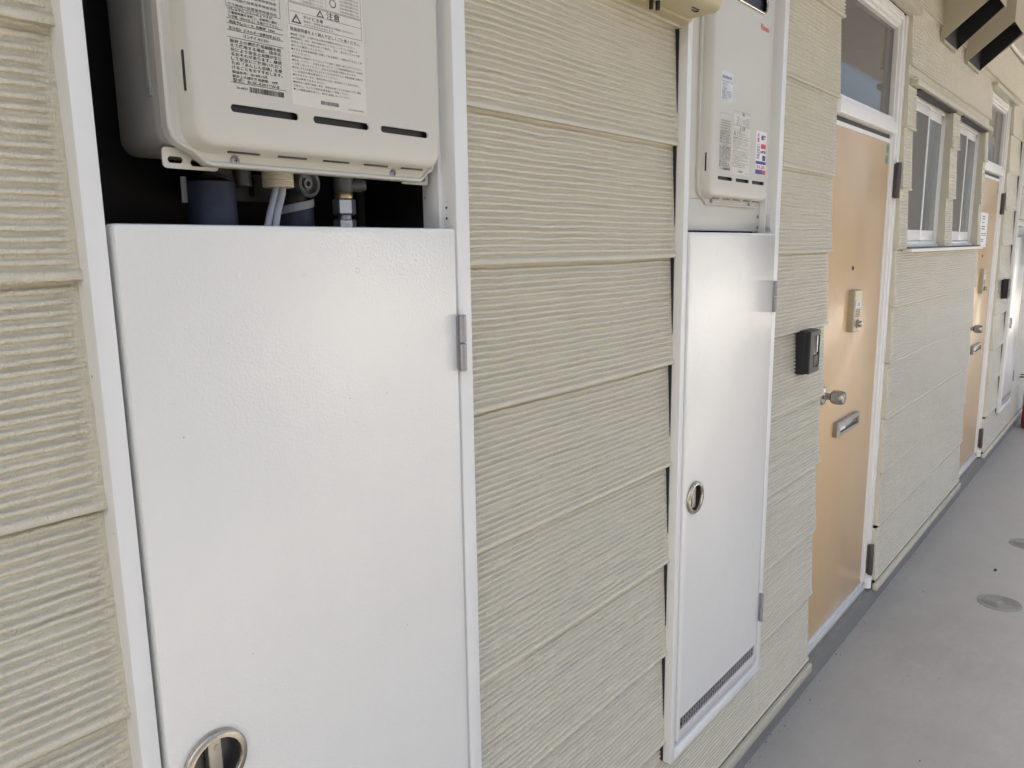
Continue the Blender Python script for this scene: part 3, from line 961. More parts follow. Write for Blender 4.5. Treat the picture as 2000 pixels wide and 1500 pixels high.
def heater(x0, w, yf, label, full, extra_sticker):
    """x0: left edge of the raised front, w: its width, yf: its front plane"""
    zb = 1.770
    s = w / 0.38
    t = thing('water_heater', label, 'water heater', (x0 + w / 2, yf + 0.09, zb), 'gas water heaters in the utility cabinets')
    parts = []
    top = zb + 0.62
    # body with rounded edges
    bm = bmesh.new()
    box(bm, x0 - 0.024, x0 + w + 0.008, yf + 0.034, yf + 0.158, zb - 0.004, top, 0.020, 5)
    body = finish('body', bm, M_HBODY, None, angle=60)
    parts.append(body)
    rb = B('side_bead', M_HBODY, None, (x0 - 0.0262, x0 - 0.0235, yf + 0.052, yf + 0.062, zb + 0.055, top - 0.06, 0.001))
    rb.parent = body
    # flange: plate with chamfered lower corners and rolled rim
    X0, X1, Z0, Z1 = x0 - 0.026, x0 + w + 0.010, zb - 0.021, top + 0.012

    def fl(d):
        return [(X1 - d, Z1 - d), (X0 + 0.012 + d, Z1 - d), (X0 + 0.0035 + d, Z1 - 0.0035 - d), (X0 + d, Z1 - 0.012 - d), (X0 + d, zb + 0.020), (X0 + 0.003 + d, zb + 0.009), (X0 + 0.0085 + d, zb + 0.002 + d * 0.4),
                (X0 + 0.017, zb - 0.003 + d), (X0 + 0.027, zb - 0.007 + d), (X0 + 0.036, zb - 0.014 + d), (X0 + 0.044, Z0 + 0.001 + d), (X0 + 0.050, Z0 + d),
                (X1 - 0.034, Z0 + d), (X1 - 0.028, Z0 + 0.002 + d), (X1 - 0.018, zb - 0.009 + d), (X1 - 0.006 - d, zb - 0.004 + d), (X1 - d, zb + 0.010)]
    bm = bmesh.new()
    l1 = loop3(bm, [(p[0], yf + 0.034, p[1]) for p in fl(0.0)])
    l2 = loop3(bm, [(p[0], yf + 0.0215, p[1]) for p in fl(0.0003)])
    l3 = loop3(bm, [(p[0], yf + 0.0200, p[1]) for p in fl(0.0018)])
    l4 = loop3(bm, [(p[0], yf + 0.0203, p[1]) for p in fl(0.0045)])
    l5 = loop3(bm, [(p[0], yf + 0.0230, p[1]) for p in fl(0.0065)])
    for u, v in ((l1, l2), (l2, l3), (l3, l4), (l4, l5)):
        bridge(bm, u, v)
    bm.faces.new(l5)
    flange = finish('flange', bm, M_HEATER, None, angle=40)
    parts.append(flange)
    # raised front cover with real slots
    slots = [rrect(x0 + a * s, x0 + b * s, zb + 0.0395, zb + 0.0485, 0.0044, 5) for a, b in ((0.041, 0.133), (0.155, 0.245), (0.266, 0.355))]
    outlet = rrect(x0 + 0.105 * s, x0 + 0.325 * s, zb + 0.470, zb + 0.520, 0.024, 6)
    bm = bmesh.new()
    base = rrect(x0 - 0.010, x0 + w + 0.004, zb - 0.006, top + 0.005, 0.028, 6)
    mid = rrect(x0 - 0.0035, x0 + w + 0.001, zb - 0.0012, top, 0.025, 6)
    m2 = rrect(x0 + 0.0005, x0 + w - 0.001, zb + 0.0025, top - 0.002, 0.023, 6)
    m3 = rrect(x0 + 0.0075, x0 + w - 0.005, zb + 0.0085, top - 0.006, 0.020, 6)
    holed_plate(bm, [(base, yf + 0.0232), (mid, yf + 0.0050), (m2, yf + 0.0012), (m3, yf)], slots + [outlet], 0, 0, hole_depth=0.0025)
    cover = finish('front_cover', bm, M_HEATER, None, angle=42)
    parts.append(cover)
    sub = []
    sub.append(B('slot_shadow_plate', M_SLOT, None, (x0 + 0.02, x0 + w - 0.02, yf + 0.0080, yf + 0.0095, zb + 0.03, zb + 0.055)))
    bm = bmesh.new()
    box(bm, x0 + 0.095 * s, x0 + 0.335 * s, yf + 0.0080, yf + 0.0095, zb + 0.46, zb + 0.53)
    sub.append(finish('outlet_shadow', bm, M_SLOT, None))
    bm = bmesh.new()
    tube(bm, [(p[0], yf - 0.001, p[1]) for p in outlet] + [(outlet[0][0], yf - 0.001, outlet[0][1])], 0.0032, 8)
    sub.append(finish('outlet_rim', bm, M_STEEL, None))
    # dark boxes for slit shade: on the sloping left side and along the underside
    for (a0, a1) in ((0.057, 0.101),):
        bm = bmesh.new()
        box(bm, x0 - 0.0066, x0 - 0.0040, yf + 0.0100, yf + 0.0165, zb + a0, zb + a1, 0.0012)
        sub.append(finish('side_slit_shadow', bm, M_SLOT, None))
    for i in range(5):
        bm = bmesh.new()
        xc = x0 + (0.062 + i * 0.068) * s
        box(bm, xc - 0.021 * s, xc + 0.021 * s, yf + 0.0118, yf + 0.0156, zb - 0.0052, zb - 0.0010, 0.0008)
        sub.append(finish('underside_slit_shadow', bm, M_SLOT, None))
    for xx in (0.055, 0.305):
        bm = bmesh.new()
        c = (x0 + xx * s, yf + 0.0230, zb - 0.0125)
        lathe(bm, c, (0, -1, 0), [(0.0062, 0.0), (0.0060, 0.0012), (0.0042, 0.0030), (0.0, 0.0036)], 18)
        sc = finish('screw', bm, M_ZINC, None)
        parts.append(sc)
        cr = B('screw_recess', M_SLOT, None, (c[0] - 0.0024, c[0] + 0.0024, c[1] - 0.0039, c[1] - 0.003, c[2] - 0.0005, c[2] + 0.0005), (c[0] - 0.0005, c[0] + 0.0005, c[1] - 0.0040, c[1] - 0.003, c[2] - 0.0024, c[2] + 0.0024))
        cr.parent = sc
    # ---- printed matter
    yp = yf - 0.0004
    a0, a1 = x0 + 0.046 * s, x0 + 0.113 * s
    W1 = a1 - a0
    acc = ([], [])
    for txt, z, fr, h in LINES1 + LINES1B:
        text_into(acc, txt, a0, zb + z, yp, h, W1 * fr, bold=0.012)
    text_into(acc, 'リンナイ', a0 + 0.27 * W1, zb + 0.1238, yp, 0.0046, 0.24 * W1, bold=0.02)
    text_into(acc, '株式会社', a0 + 0.54 * W1, zb + 0.1240, yp, 0.0036, 0.22 * W1)
    text_into(acc, '20-4823', a0 + 0.06 * W1, zb + 0.0660, yp, 0.0036, 0.21 * W1)
    for z in (0.0722, 0.1214, 0.1290, 0.1362, 0.1418):
        quad_into(acc, a0 - 0.003, a1 + 0.004, zb + z, zb + z + 0.0005, yp)
    for z in (0.156, 0.162, 0.168, 0.174, 0.180):
        text_into(acc, 'ガス機器の設置基準検査協会', a0, zb + z, yp, 0.0034, W1 * 0.96)
    frame_into(acc, a0 - 0.002, a1 + 0.002, zb + 0.1545, zb + 0.198, yp, 0.0004)
    bx = a0 + 0.31 * W1
    rb_ = random.Random(3)
    while bx < a0 + 1.0 * W1:
        wv = rb_.choice((0.0003, 0.0003, 0.0006, 0.0009)) * s
        quad_into(acc, bx, bx + wv, zb + 0.0640, zb + 0.0702, yp)
        bx += wv + rb_.choice((0.0003, 0.0004, 0.0007)) * s
    sub.append(from_acc('rating_print', acc, M_INK))
    b0, b1 = x0 + 0.128 * s, x0 + 0.238 * s
    W2 = b1 - b0
    sub.append(B('caution_film', M_LABELBG, None, (b0 - 0.003, b1 + 0.004, yf - 0.0003, yf + 0.0002, zb + 0.058, zb + 0.205)))
    acc = ([], [])
    yq = yf - 0.0006
    for i, txt in enumerate(LINES2):
        text_into(acc, txt, b0, zb + 0.1395 - i * 0.00425, yq, 0.0029, W2 * min(1.0, 0.031 * len(txt)))
    text_into(acc, '取扱説明書をよく読んで正しくご使用ください。', b0, zb + 0.1448, yq, 0.0050, W2 * 0.98, bold=0.01)
    bx = b0 + 0.36 * W2
    while bx < b0 + 0.62 * W2:
        wv = rb_.choice((0.0003, 0.0003, 0.0006)) * s
        quad_into(acc, bx, bx + wv, zb + 0.0632, zb + 0.0680, yq)
        bx += wv + rb_.choice((0.0003, 0.0005)) * s
    text_into(acc, 'U275BAW0000', b0 + 0.75 * W2, zb + 0.0615, yq, 0.0026, W2 * 0.24)
    # caution box
    frame_into(acc, b0 - 0.001, b1 + 0.001, zb + 0.1520, zb + 0.1772, yq, 0.00045)
    quad_into(acc, b0, b1, zb + 0.1672, zb + 0.16755, yq)
    text_into(acc, '注意', b0 + 0.50 * W2, zb + 0.1688, yq, 0.0092, W2 * 0.19, bold=0.012)
    text_into(acc, '△', b0 + 0.36 * W2, zb + 0.1685, yq, 0.0100, W2 * 0.11, bold=0.02)
    text_into(acc, '!', b0 + 0.410 * W2, zb + 0.1692, yq, 0.0062)
    text_into(acc, '△', b0 + 0.02 * W2, zb + 0.1545, yq, 0.0132, W2 * 0.135, bold=0.02)
    text_into(acc, '!', b0 + 0.080 * W2, zb + 0.1560, yq, 0.0084)
    text_into(acc, 'やけど注意', b0 + 0.18 * W2, zb + 0.1615, yq, 0.0048, W2 * 0.27, bold=0.01)
    text_into(acc, '使用中、使用直後は排気口や周囲にさわらない。', b0 + 0.18 * W2, zb + 0.1574, yq, 0.0030, W2 * 0.72)
    text_into(acc, 'やけどのおそれがあります。', b0 + 0.18 * W2, zb + 0.1536, yq, 0.0030, W2 * 0.42)
    frame_into(acc, b0 - 0.001, b1 + 0.001, zb + 0.1782, zb + 0.2120, yq, 0.00045)
    quad_into(acc, b0 + 0.50 * W2, b0 + 0.503 * W2, zb + 0.1782, zb + 0.202, yq)
    for i in range(5):
        text_into(acc, '火災や故障の原因となるお', b0 + 0.70 * W2, zb + 0.1802 + i * 0.0042, yq, 0.0030, W2 * 0.28)
        text_into(acc, '可燃物を置かないでくださ', b0 + 0.18 * W2, zb + 0.1802 + i * 0.0042, yq, 0.0030, W2 * 0.28)
    text_into(acc, '警告', b0 + 0.50 * W2, zb + 0.2035, yq, 0.0075, W2 * 0.17, bold=0.012)
    ring = circ(b0 + 0.60 * W2, zb + 0.1885, 0.0052, 20)
    for i in range(20):
        p, q = ring[i], ring[(i + 1) % 20]
        cxx, czz = b0 + 0.60 * W2, zb + 0.1885
        k_ = len(acc[0])
        acc[0].extend([(p[0], yq, p[1]), (q[0], yq, q[1]), (cxx + (q[0] - cxx) * 0.76, yq, czz + (q[1] - czz) * 0.76), (cxx + (p[0] - cxx) * 0.76, yq, czz + (p[1] - czz) * 0.76)])
        acc[1].append([k_, k_ + 1, k_ + 2, k_ + 3])
    sub.append(from_acc('caution_print', acc, M_INKG))
    # upper model plate and maker's mark
    sub.append(B('model_plate', M_SILVER, None, (a0 - 0.003, a1 + 0.002, yf - 0.0004, yf + 0.0002, zb + 0.228, zb + 0.296)))
    acc = ([], [])
    text_into(acc, 'RUX-A2011W-E', a0 + 0.08 * W1, zb + 0.279, yf - 0.0007, 0.0085, W1 * 0.84, bold=0.015)
    quad_into(acc, a0 - 0.002, a1 + 0.001, zb + 0.2715, zb + 0.2722, yf - 0.0007)
    for i in range(7):
        text_into(acc, ('都市ガス用', '12A 13A', 'ガス消費量', '給湯 34.9kW', '電圧 AC100V', '給水圧力 1.0MPa', '質量 14kg')[i], a0 + 0.08 * W1, zb + 0.2640 - i * 0.0054, yf - 0.0007, 0.0042, W1 * (0.35, 0.3, 0.4, 0.8, 0.8, 0.85, 0.5)[i])
    sub.append(from_acc('model_print', acc, M_INK))
    acc = ([], [])
    text_into(acc, 'Rinnai', x0 + 0.288 * s, zb + 0.430, yp, 0.021, 0.056 * s, bold=0.02)
    sub.append(from_acc('maker_mark', acc, M_RED))
    for s_ in sub:
        s_.parent = cover
    if extra_sticker:
        sx0, sx1 = x0 + 0.260, x0 + 0.331
        mg = B('magnet_advert', M_PAPER, None, (sx0, sx1, yf - 0.0012, yf + 0.0002, zb + 0.066, zb + 0.178, 0.0004))
        mg.parent = cover
        W3 = sx1 - sx0
        ya = yf - 0.0016
        acr, acn, ack = ([], []), ([], []), ([], [])
        text_into(acr, '水', sx0 + 0.10 * W3, zb + 0.163, ya, 0.013, 0.2 * W3, bold=0.03)
        text_into(acr, '道', sx0 + 0.10 * W3, zb + 0.150, ya, 0.013, 0.2 * W3, bold=0.03)
        text_into(ack, '修理', sx0 + 0.45 * W3, zb + 0.157, ya, 0.014, 0.45 * W3, bold=0.03)
        for i, tt in enumerate(('トイレ', '台所', '洗面', '風呂', '給湯器', '漏水')):
            text_into(ack, tt, sx0 + 0.08 * W3, zb + 0.141 - i * 0.0068, ya, 0.0052, 0.28 * W3, bold=0.02)
        quad_into(acr, sx0 + 0.46 * W3, sx0 + 0.93 * W3, zb + 0.134, zb + 0.146, ya)
        text_into(ack, '24時間', sx0 + 0.42 * W3, zb + 0.122, ya, 0.009, 0.5 * W3, bold=0.03)
        quad_into(acn, sx0 + 0.62 * W3, sx0 + 0.92 * W3, zb + 0.103, zb + 0.117, ya)
        quad_into(acn, sx0 + 0.02 * W3, sx0 + 0.98 * W3, zb + 0.0930, zb + 0.1005, ya)
        text_into(acr, '0120', sx0 + 0.12 * W3, zb + 0.0815, ya, 0.0118, 0.76 * W3, bold=0.03)
        quad_into(acn, sx0 + 0.02 * W3, sx0 + 0.70 * W3, zb + 0.0670, zb + 0.0785, ya)
        quad_into(acr, sx0 + 0.72 * W3, sx0 + 0.98 * W3, zb + 0.0670, zb + 0.0785, ya)
        for nm, ac, mm in (('advert_red', acr, M_RED), ('advert_navy', acn, M_NAVYINK), ('advert_black', ack, M_INK)):
            from_acc(nm, ac, mm).parent = cover
    if full:
        parts += plumbing(x0, yf, zb)
    adopt(t, parts)
    return t


def plumbing(x0, yf, zb):
    out = []
    # mounting ears
    bm = bmesh.new()
    y = 0.030
    L = rrect(0.4410, 0.509, 1.7455, 1.7690, 0.005, 4)
    holes = [rrect(0.4470, 0.4650, 1.7515, 1.7590, 0.0036, 4), rrect(0.4740, 0.4930, 1.7495, 1.7570, 0.0036, 4)]
    holed_plate(bm, [(L, y + 0.002), (L, y)], holes, 0, 0, hole_depth=0.002)
    out.append(finish('mounting_ear', bm, M_HEATER, None))
    bm = bmesh.new()
    L = rrect(0.803, 0.857, 1.7470, 1.7700, 0.004, 4)
    holes = [rrect(0.8085, 0.826, 1.7520, 1.7590, 0.0034, 4), rrect(0.834, 0.852, 1.7520, 1.7620, 0.0034, 4)]
    holed_plate(bm, [(L, y + 0.002), (L, y)], holes, 0, 0, hole_depth=0.002)
    out.append(finish('mounting_ear', bm, M_HEATER, None))
    # two wrapped water pipes
    bm = bmesh.new()
    tube(bm, [(0.536, 0.098, 0.60), (0.536, 0.098, 1.20), (0.535, 0.096, 1.690), (0.534, 0.095, 1.739)], [0.0300, 0.0300, 0.0300, 0.0296], 24)
    out.append(finish('wrapped_water_pipe', bm, M_NAVY, None))
    bm = bmesh.new()
    tube(bm, [(0.672, 0.118, 0.60), (0.672, 0.118, 1.20), (0.672, 0.118, 1.716)], 0.0285, 24)
    out.append(finish('wrapped_water_pipe', bm, M_NAVY, None))
    bm = bmesh.new()
    tube(bm, [(0.545, 0.098, 1.739), (0.548, 0.099, 1.748), (0.552, 0.100, 1.79)], [0.0245, 0.018, 0.016], 20)
    tube(bm, [(0.574, 0.085, 1.735), (0.574, 0.085, 1.775)], 0.011, 16)
    out.append(finish('water_stop_valve', bm, M_BRONZE, None))
    bm = bmesh.new()
    tube(bm, [(0.672, 0.118, 1.716), (0.676, 0.116, 1.735), (0.680, 0.112, 1.79)], [0.020, 0.015, 0.014], 18)
    out.append(finish('water_inlet_stub', bm, M_BRONZE, None))
    bm = bmesh.new()
    pts = [(0.655 + 0.0296 * math.sin(t), 0.118 - 0.0296 * math.cos(t), 1.7085 + 0.012 * t / 2) for t in [k * 0.25 - 1.3 for k in range(11)]]
    for i in range(len(pts) - 1):
        a, b = pts[i], pts[i + 1]
        vs = [bm.verts.new((a[0] + 0.017, a[1], a[2])), bm.verts.new((b[0] + 0.017, b[1], b[2])), bm.verts.new((b[0] + 0.017, b[1], b[2] + 0.011)), bm.verts.new((a[0] + 0.017, a[1], a[2] + 0.011))]
        bm.faces.new(vs)
    out.append(finish('tape_wrap', bm, M_CABLE, None, recalc=False))
    # filter plug facing out
    bm = bmesh.new()
    lathe(bm, (0.669, 0.085, 1.7435), (0.10, -1, -0.05), [(0.010, -0.03), (0.013, 0.0), (0.0185, 0.001), (0.0190, 0.012), (0.0170, 0.0135), (0.0145, 0.012), (0.0135, 0.004), (0.0075, 0.003), (0.0070, 0.009), (0.004, 0.009), (0.0035, 0.002), (0.0, 0.002)], 28)
    out.append(finish('drain_plug', bm, mat('grey_plug', (0.20, 0.21, 0.235), 0.4), None))
    # ribbed cable gland
    bm = bmesh.new()
    prof = [(0.0, 0.0), (0.0190, 0.0)]
    for k in range(9):
        prof += [(0.0206, 0.0012 + k * 0.0032), (0.0206, 0.0026 + k * 0.0032), (0.0193, 0.0032 + k * 0.0032)]
    prof += [(0.0193, 0.05)]
    lathe(bm, (0.6115, 0.062, 1.7335), (0, 0, 1), prof, 28)
    out.append(finish('cable_gland', bm, M_CONDUIT, None, angle=25))
    for dx_, dy_ in ((0.0, 0.0), (0.0085, -0.004)):
        bm = bmesh.new()
        tube(bm, [(0.611 + dx_ * 0.7, 0.062 + dy_, 1.745), (0.606 + dx_, 0.062 + dy_, 1.726), (0.596 + dx_, 0.061 + dy_, 1.700), (0.587 + dx_ * 1.2, 0.060 + dy_, 1.672), (0.58 + dx_, 0.06 + dy_, 1.62), (0.58 + dx_, 0.06 + dy_, 1.2)], 0.0046, 12)
        out.append(finish('signal_cable', bm, M_CABLE, None))
    # gas cock: body, plug cap, brass nut, two hex nuts
    bm = bmesh.new()
    lathe(bm, (0.7375, 0.085, 1.7335), (0, 0, 1), [(0.0, 0.0), (0.0125, 0.0), (0.0145, 0.004), (0.0150, 0.030), (0.0150, 0.06)], 24)
    lathe(bm, (0.748, 0.080, 1.7445), (0.8, -0.62, 0), [(0.0095, 0.0), (0.0095, 0.014), (0.0080, 0.016), (0.0080, 0.020), (0.0065, 0.022), (0.0, 0.0222)], 20)
    cock = finish('gas_cock', bm, mat('gas_cock_grey', (0.13, 0.14, 0.15), 0.5, 0.2), None)
    out.append(cock)
    bm = bmesh.new()
    lathe(bm, (0.7375, 0.085, 1.7255), (0, 0, 1), [(0.0, 0.0), (0.0135, 0.0), (0.0140, 0.004), (0.0125, 0.0085), (0.0, 0.0085)], 24)
    out.append(finish('brass_collar', bm, M_BRASS, None))
    for z0_, z1_ in ((1.7015, 1.7250), (1.650, 1.6955)):
        bm = bmesh.new()
        lathe(bm, (0.7375, 0.085, z0_), (0, 0, 1), [(0.0, 0.0), (0.0150, 0.0), (0.0170, 0.0022), (0.0170, z1_ - z0_ - 0.0022), (0.0150, z1_ - z0_), (0.0, z1_ - z0_)], 6)
        out.append(finish('hex_nut', bm, mat('zinc_bright', (0.62, 0.64, 0.68), 0.32, 0.85, bump=[(260.0, 0.001, 0.8)]), None, angle=20))
    bm = bmesh.new()
    tube(bm, [(0.7375, 0.085, 0.5), (0.7375, 0.085, 1.7020)], 0.0105, 16)
    out.append(finish('gas_pipe', bm, M_ZINC, None))
    # support rail on the back wall, with keyhole
    bm = bmesh.new()
    L = rrect(0.575, 0.70, 1.722, 1.7600, 0.001, 2)
    kh = rrect(0.636, 0.6455, 1.7285, 1.7575, 0.0046, 5)
    holed_plate(bm, [(L, 0.176), (L, 0.172)], [kh], 0, 0, hole_depth=0.004)
    out.append(finish('support_rail', bm, mat('dull_rail', (0.17, 0.17, 0.165), 0.5, 0.3), None))
    out.append(B('clip_tail', M_CABLE, None, (0.497, 0.5045, 0.10, 0.102, 1.712, 1.744, 0.0006)))
    out.append(B('inner_stud', mat('stud', (0.08, 0.085, 0.085), 0.7), None, (0.858, 0.872, 0.200, 0.2345, 0.36, 2.3), (0.83, 0.842, 0.215, 0.2345, 0.36, 2.3)))
    return out


heater(0.466, 0.380, -0.010, 'large beige gas water heater above blue wrapped pipes, dense black label print on its front', True, False)
heater(1.782, 0.350, 0.004, 'beige gas water heater with red maker mark, silver plate and coloured repair magnet', False, True)
heater(7.05, 0.350, 0.004, 'beige gas water heater far along the walkway, above the last white cabinet door', False, False)


# ------------------------------------------------------------------ things fixed to the wall
def intercom(x0, label):
    t = thing('intercom', label, 'intercom', (x0 + 0.05, 0.0, 1.245), 'black intercoms beside the doors')
    parts = []
    z0, z1 = 1.241, 1.381
    bm = bmesh.new()
    box(bm, x0, x0 + 0.102, -0.018, 0.012, z0, z1, 0.002)
    for i in range(18):
        box(bm, x0 - 0.0012, x0 + 0.002, -0.0155, -0.001, z0 + 0.006 + i * 0.0073, z0 + 0.0095 + i * 0.0073)
    parts.append(finish('back_box', bm, M_BLACK, None))
    bm = bmesh.new()
    L = rrect(x0 + 0.004, x0 + 0.098, z0 + 0.002, z1 - 0.001, 0.004, 4)
    hole = rrect(x0 + 0.036, x0 + 0.090, z0 + 0.020, z1 - 0.018, 0.004, 4)
    holed_plate(bm, [(L, -0.0182), (L, -0.030), (inset(L, 0.003), -0.0335)], [hole], 0, 0, hole_depth=0.004)
    face = finish('face_plate', bm, M_BLACK, None)
    parts.append(face)
    B('lens_window', M_BGLOSS, face, (x0 + 0.034, x0 + 0.092, -0.0300, -0.0285, z0 + 0.018, z1 - 0.016))
    B('name_strip', M_SILVER, face, (x0 + 0.072, x0 + 0.082, -0.0322, -0.0302, z0 + 0.066, z1 - 0.020, 0.0005))
    B('call_key', M_BLACK, face, (x0 + 0.042, x0 + 0.084, -0.0335, -0.0302, z0 + 0.024, z0 + 0.058, 0.001))
    adopt(t, parts)


intercom(2.437, 'black intercom on cream siding, left of the first tan door and its round knob')
intercom(6.560, 'black intercom on narrow siding between the second tan door and the far cabinet')

# electric meter housing above the centre panel
t = thing('meter_housing', 'tan plastic meter housing with black key nub, fixed high on the siding', 'meter box', (1.49, 0.0, 2.12))
parts = []
bm = bmesh.new()
Lb = rrect(1.345, 1.613, 2.122, 2.40, 0.012, 5)
holed_plate(bm, [(Lb, 0.013), (Lb, -0.024), (inset(Lb, 0.002), -0.026)], [], 0, 0)
parts.append(finish('base_plate', bm, M_METER, None))
bm = bmesh.new()
L0 = rrect(1.352, 1.608, 2.127, 2.395, 0.016, 6)
holed_plate(bm, [(L0, -0.0262), (L0, -0.080), (inset(L0, 0.004), -0.092), (inset(L0, 0.012), -0.099), (inset(L0, 0.020), -0.101)], [], 0, 0)
parts.append(finish('cover', bm, M_METER, None))
bm = bmesh.new()
lathe(bm, (1.440, -0.036, 2.128), (0, 0, -1), [(0.0, 0.0), (0.0048, 0.0), (0.0048, 0.016), (0.004, 0.018), (0.0, 0.018)], 14)
box(bm, 1.4225, 1.4275, -0.034, -0.026, 2.110, 2.1275, 0.001)
parts.append(finish('key_nub', bm, M_BLACK, None))
bm = bmesh.new()
tube(bm, [(1.520, -0.070, 2.1262), (1.545, -0.072, 2.1256), (1.553, -0.066, 2.1256), (1.548, -0.060, 2.1260), (1.536, -0.061, 2.1262)], 0.0014, 8)
parts.append(finish('cover_latch', bm, M_BLACK, None))
adopt(t, parts)


def hood(x0, x1, label):
    t = thing('vent_hood', label, 'vent hood', ((x0 + x1) / 2, 0.0, 2.548), 'vent hoods on the wall above the windows')
    zw, zo, yo = 2.541, 2.706, -0.192
    th = 0.003
    ztop = 2.852
    parts = []
    bm = bmesh.new()
    for xa in (x0, x1 - th):                                   # cheeks with sloping lower edge
        pts = [(0.012, zw), (yo, zo), (yo, ztop), (0.012, ztop)]
        A = loop3(bm, [(xa, p[0], p[1]) for p in pts])
        C_ = loop3(bm, [(xa + th, p[0], p[1]) for p in pts])
        bridge(bm, A, C_)
        bm.faces.new(A)
        bm.faces.new(C_)
    box(bm, x0 + th, x1 - th, yo, yo + th, zo, ztop)
    box(bm, x0 + th, x1 - th, yo + th, 0.012, ztop - th, ztop)
    parts.append(finish('casing', bm, M_HOOD, None, smooth=False))
    bm = bmesh.new()
    box(bm, x0 + th, x1 - th, -0.004, 0.012, zw - 0.002, zw + 0.012)
    parts.append(finish('wall_flange', bm, M_HOOD, None, smooth=False))
    B_ = B('mouth_shadow', M_DARK, None, (x0 + th + 0.0002, x0 + th + 0.002, yo + th, -0.004, 2.7, ztop - 0.004), (x0 + th + 0.002, x1 - th, yo + th, 0.0, 2.757, 2.760),
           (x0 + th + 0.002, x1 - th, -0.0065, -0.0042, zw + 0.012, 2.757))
    parts.append(B_)  # black sheets stand in for the shade inside the hood mouth
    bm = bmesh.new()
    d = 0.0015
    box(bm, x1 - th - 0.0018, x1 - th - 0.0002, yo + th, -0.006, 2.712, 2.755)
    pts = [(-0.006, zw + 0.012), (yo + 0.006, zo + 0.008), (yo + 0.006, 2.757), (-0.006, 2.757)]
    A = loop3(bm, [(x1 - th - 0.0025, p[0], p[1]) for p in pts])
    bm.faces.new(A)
    parts.append(finish('mouth_shadow_cheek', bm, M_DARK, None, smooth=False))  # far cheek blacked out as mouth shade
    adopt(t, parts)


hood(4.085, 4.362, 'cream box vent hood with dark sloping mouth over the first narrow window')
hood(4.645, 4.968, 'cream box vent hood with dark sloping mouth over the second narrow window')

# notice taped to the second door
bm = bmesh.new()
nx0, nx1 = 5.728, 5.985
box(bm, nx0, nx1, 0.0465, 0.0472, 1.614, 1.832)
no = finish('notice_sheet', bm, M_PAPER, None)
tag(no, 'white printed notice sheet taped to the second tan door', 'notice')
acc = ([], [])
for i, (z, h, f) in enumerate(((1.806, 0.011, .5), (1.791, 0.011, .5), (1.769, 0.009, .45), (1.742, 0.012, .6), (1.727, 0.012, .6), (1.700, 0.008, .86), (1.689, 0.008, .9), (1.662, 0.009, .5), (1.650, 0.009, .5))):
    quad_into(acc, nx0 + 0.05, nx0 + 0.05 + 0.20 * f, z, z + h * 0.62, 0.0462)
from_acc('notice_print', acc, M_INKG, no)

# ------------------------------------------------------------------ things on the floor


def drain_cover(cx, cy, label):
    t = thing('drain_cover', label, 'drain cover', (cx, cy, 0.0), 'round drain covers in the walkway floor')
    r = 0.090
    bm = bmesh.new()
    lathe(bm, (cx, cy, 0.0), (0, 0, 1), [(r, 0.0005), (r, 0.003), (r - 0.003, 0.0042), (r - 0.007, 0.0042), (r - 0.0085, 0.0012)], 56)
    rim = finish('rim', bm, M_IRON, None)
    bm = bmesh.new()
    lathe(bm, (cx, cy, 0.0), (0, 0, 1), [(r - 0.0095, 0.0008), (r - 0.0098, 0.0030), (r - 0.014, 0.0034), (r - 0.0145, 0.0022), (0.018, 0.0022), (0.0175, 0.0034), (0.0, 0.0036)], 56)
    lid = finish('lid', bm, M_IRON, None)
    bm = bmesh.new()
    for q in range(4):                                     # four fields of straight ribs
        for k in range(9):
            a = R(q * 90 + 45)
            u = Vector((math.cos(a), math.sin(a), 0))
            v = Vector((-u.y, u.x, 0))
            dst = 0.022 + k * 0.0062
            half = min(dst * 0.93, math.sqrt(max(0.0, (r - 0.0165) ** 2 - dst ** 2)))
            if half < 0.004:
                continue
            c = Vector((cx, cy, 0.0)) + u * dst
            A = [c + u * s1 * 0.0017 + v * s2 * half + Vector((0, 0, z)) for z in (0.0020, 0.0037) for s1, s2 in ((-1, -1), (1, -1), (1, 1), (-1, 1))]
            vs = [bm.verts.new(p) for p in A]
            for f in ((4, 5, 6, 7), (0, 1, 5, 4), (1, 2, 6, 5), (2, 3, 7, 6), (3, 0, 4, 7)):
                bm.faces.new([vs[i] for i in f])
    ribs = finish('tread_ribs', bm, M_IRON, None, smooth=False)
    ribs.parent = lid
    adopt(t, [rim, lid])


drain_cover(3.990, -0.440, 'round ribbed drain cover in the grey floor in front of the first narrow window')
drain_cover(4.900, -0.450, 'round ribbed drain cover in the grey floor in front of the second narrow window')

t = thing('fire_extinguisher', 'red fire extinguisher standing on the grey floor at the far end', 'extinguisher', (8.10, -0.105, 0.0))
c = (8.10, -0.105)
parts = []
bm = bmesh.new()
lathe(bm, (c[0], c[1], 0.0), (0, 0, 1), [(0.0, 0.004), (0.058, 0.004), (0.066, 0.010), (0.068, 0.02), (0.068, 0.335), (0.063, 0.365), (0.050, 0.388), (0.030, 0.402), (0.020, 0.408), (0.020, 0.425), (0.0, 0.425)], 36)
parts.append(finish('cylinder', bm, M_EXT, None))
bm = bmesh.new()
lathe(bm, (c[0], c[1], 0.21), (0, 0, 1), [(0.0684, 0.0), (0.0686, 0.0), (0.0686, 0.09), (0.0684, 0.09)], 36)
parts.append(finish('instruction_label', bm, mat('label_grey', (0.32, 0.33, 0.32), 0.5), None))
bm = bmesh.new()
box(bm, c[0] - 0.018, c[0] + 0.018, c[1] - 0.02, c[1] + 0.02, 0.425, 0.452, 0.003)
box(bm, c[0] - 0.012, c[0] + 0.012, c[1] - 0.02, c[1] + 0.11, 0.452, 0.462, 0.003)
parts.append(finish('valve_handle', bm, M_BLACK, None))
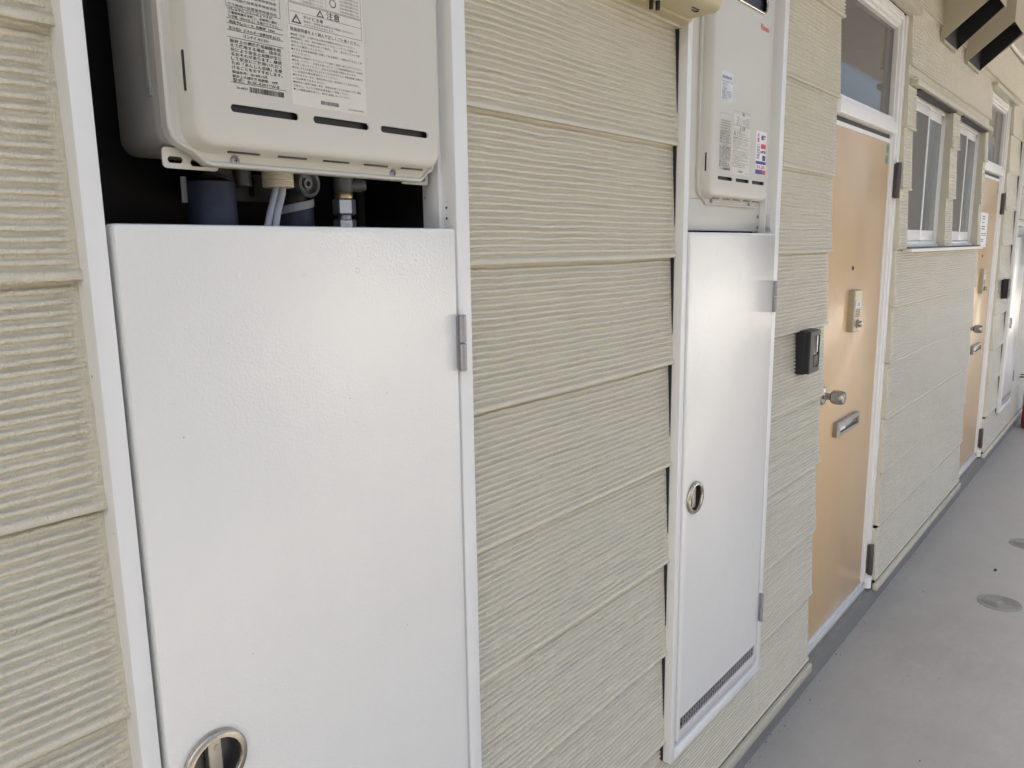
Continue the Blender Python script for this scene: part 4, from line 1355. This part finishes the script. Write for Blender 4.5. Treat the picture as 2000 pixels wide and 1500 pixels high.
bm = bmesh.new()
box(bm, c[0] - 0.011, c[0] + 0.011, c[1] - 0.02, c[1] + 0.105, 0.476, 0.484, 0.003)
parts.append(finish('trigger_lever', bm, M_BLACK, None))
bm = bmesh.new()
tube(bm, [(c[0] - 0.01, c[1] + 0.02, 0.435), (c[0] - 0.06, c[1] + 0.03, 0.44), (c[0] - 0.085, c[1] + 0.02, 0.40), (c[0] - 0.082, c[1] + 0.015, 0.28), (c[0] - 0.080, c[1] + 0.012, 0.14)], 0.009, 12)
parts.append(finish('hose', bm, M_BLACK, None))
adopt(t, parts)

# crumbs and grit collected along the foot of the wall, and one dark chip
bm = bmesh.new()
rg = random.Random(5)
for i in range(230):
    x = rg.uniform(2.0, 8.2)
    y = 0.010 - abs(rg.gauss(0, 0.016)) if rg.random() < 0.92 else -rg.uniform(0.02, 0.45)
    sz = rg.uniform(0.0008, 0.0026) * (1.5 if rg.random() < 0.12 else 1.0)
    a = rg.uniform(0, 6.28)
    pts = []
    for k in range(5):
        rr = sz * rg.uniform(0.6, 1.2)
        pts.append((x + rr * 1.5 * math.cos(a + k * 1.256), y + rr * math.sin(a + k * 1.256), 0.0006))
    L = [bm.verts.new(p) for p in pts]
    tp = bm.verts.new((x, y, 0.0006 + sz * 0.5))
    for k in range(5):
        bm.faces.new((L[k], L[(k + 1) % 5], tp))
gr = finish('grit', bm, mat('grit_dark', (0.05, 0.045, 0.04), 0.9), None, smooth=False)
gr['kind'] = 'stuff'
gr['label'] = 'dark grit and crumbs along the foot of the wall'
bm = bmesh.new()
box(bm, 4.385, 4.412, -0.372, -0.360, 0.0004, 0.005, 0.0015)
tag(finish('dark_chip', bm, M_DARK, None), 'small black chip lying on the grey floor between the drain covers', 'litter')

# ------------------------------------------------------------------ unseen house across the yard (behind the camera), raised and darkened to hide low sky
nb = thing('sky_block_house', 'unseen brown house with dark roof, raised to hide low sky beyond the pale ground', 'house', (14, -50, -0.03))
parts = [B('wall', M_NEIGH, None, (-30, 80, -60, -46, -0.03, 11.5)), B('roof', M_ROOF, None, (-31, 81, -61, -45.2, 11.5, 11.9))]
for i in range(22):
    parts.append(B('window', M_GLASS, None, (-27 + i * 4.8, -25.2 + i * 4.8, -46.02, -45.96, 1.0, 2.3)))
adopt(nb, parts)

COL.objects.unlink(_fobj)
bpy.data.objects.remove(_fobj)
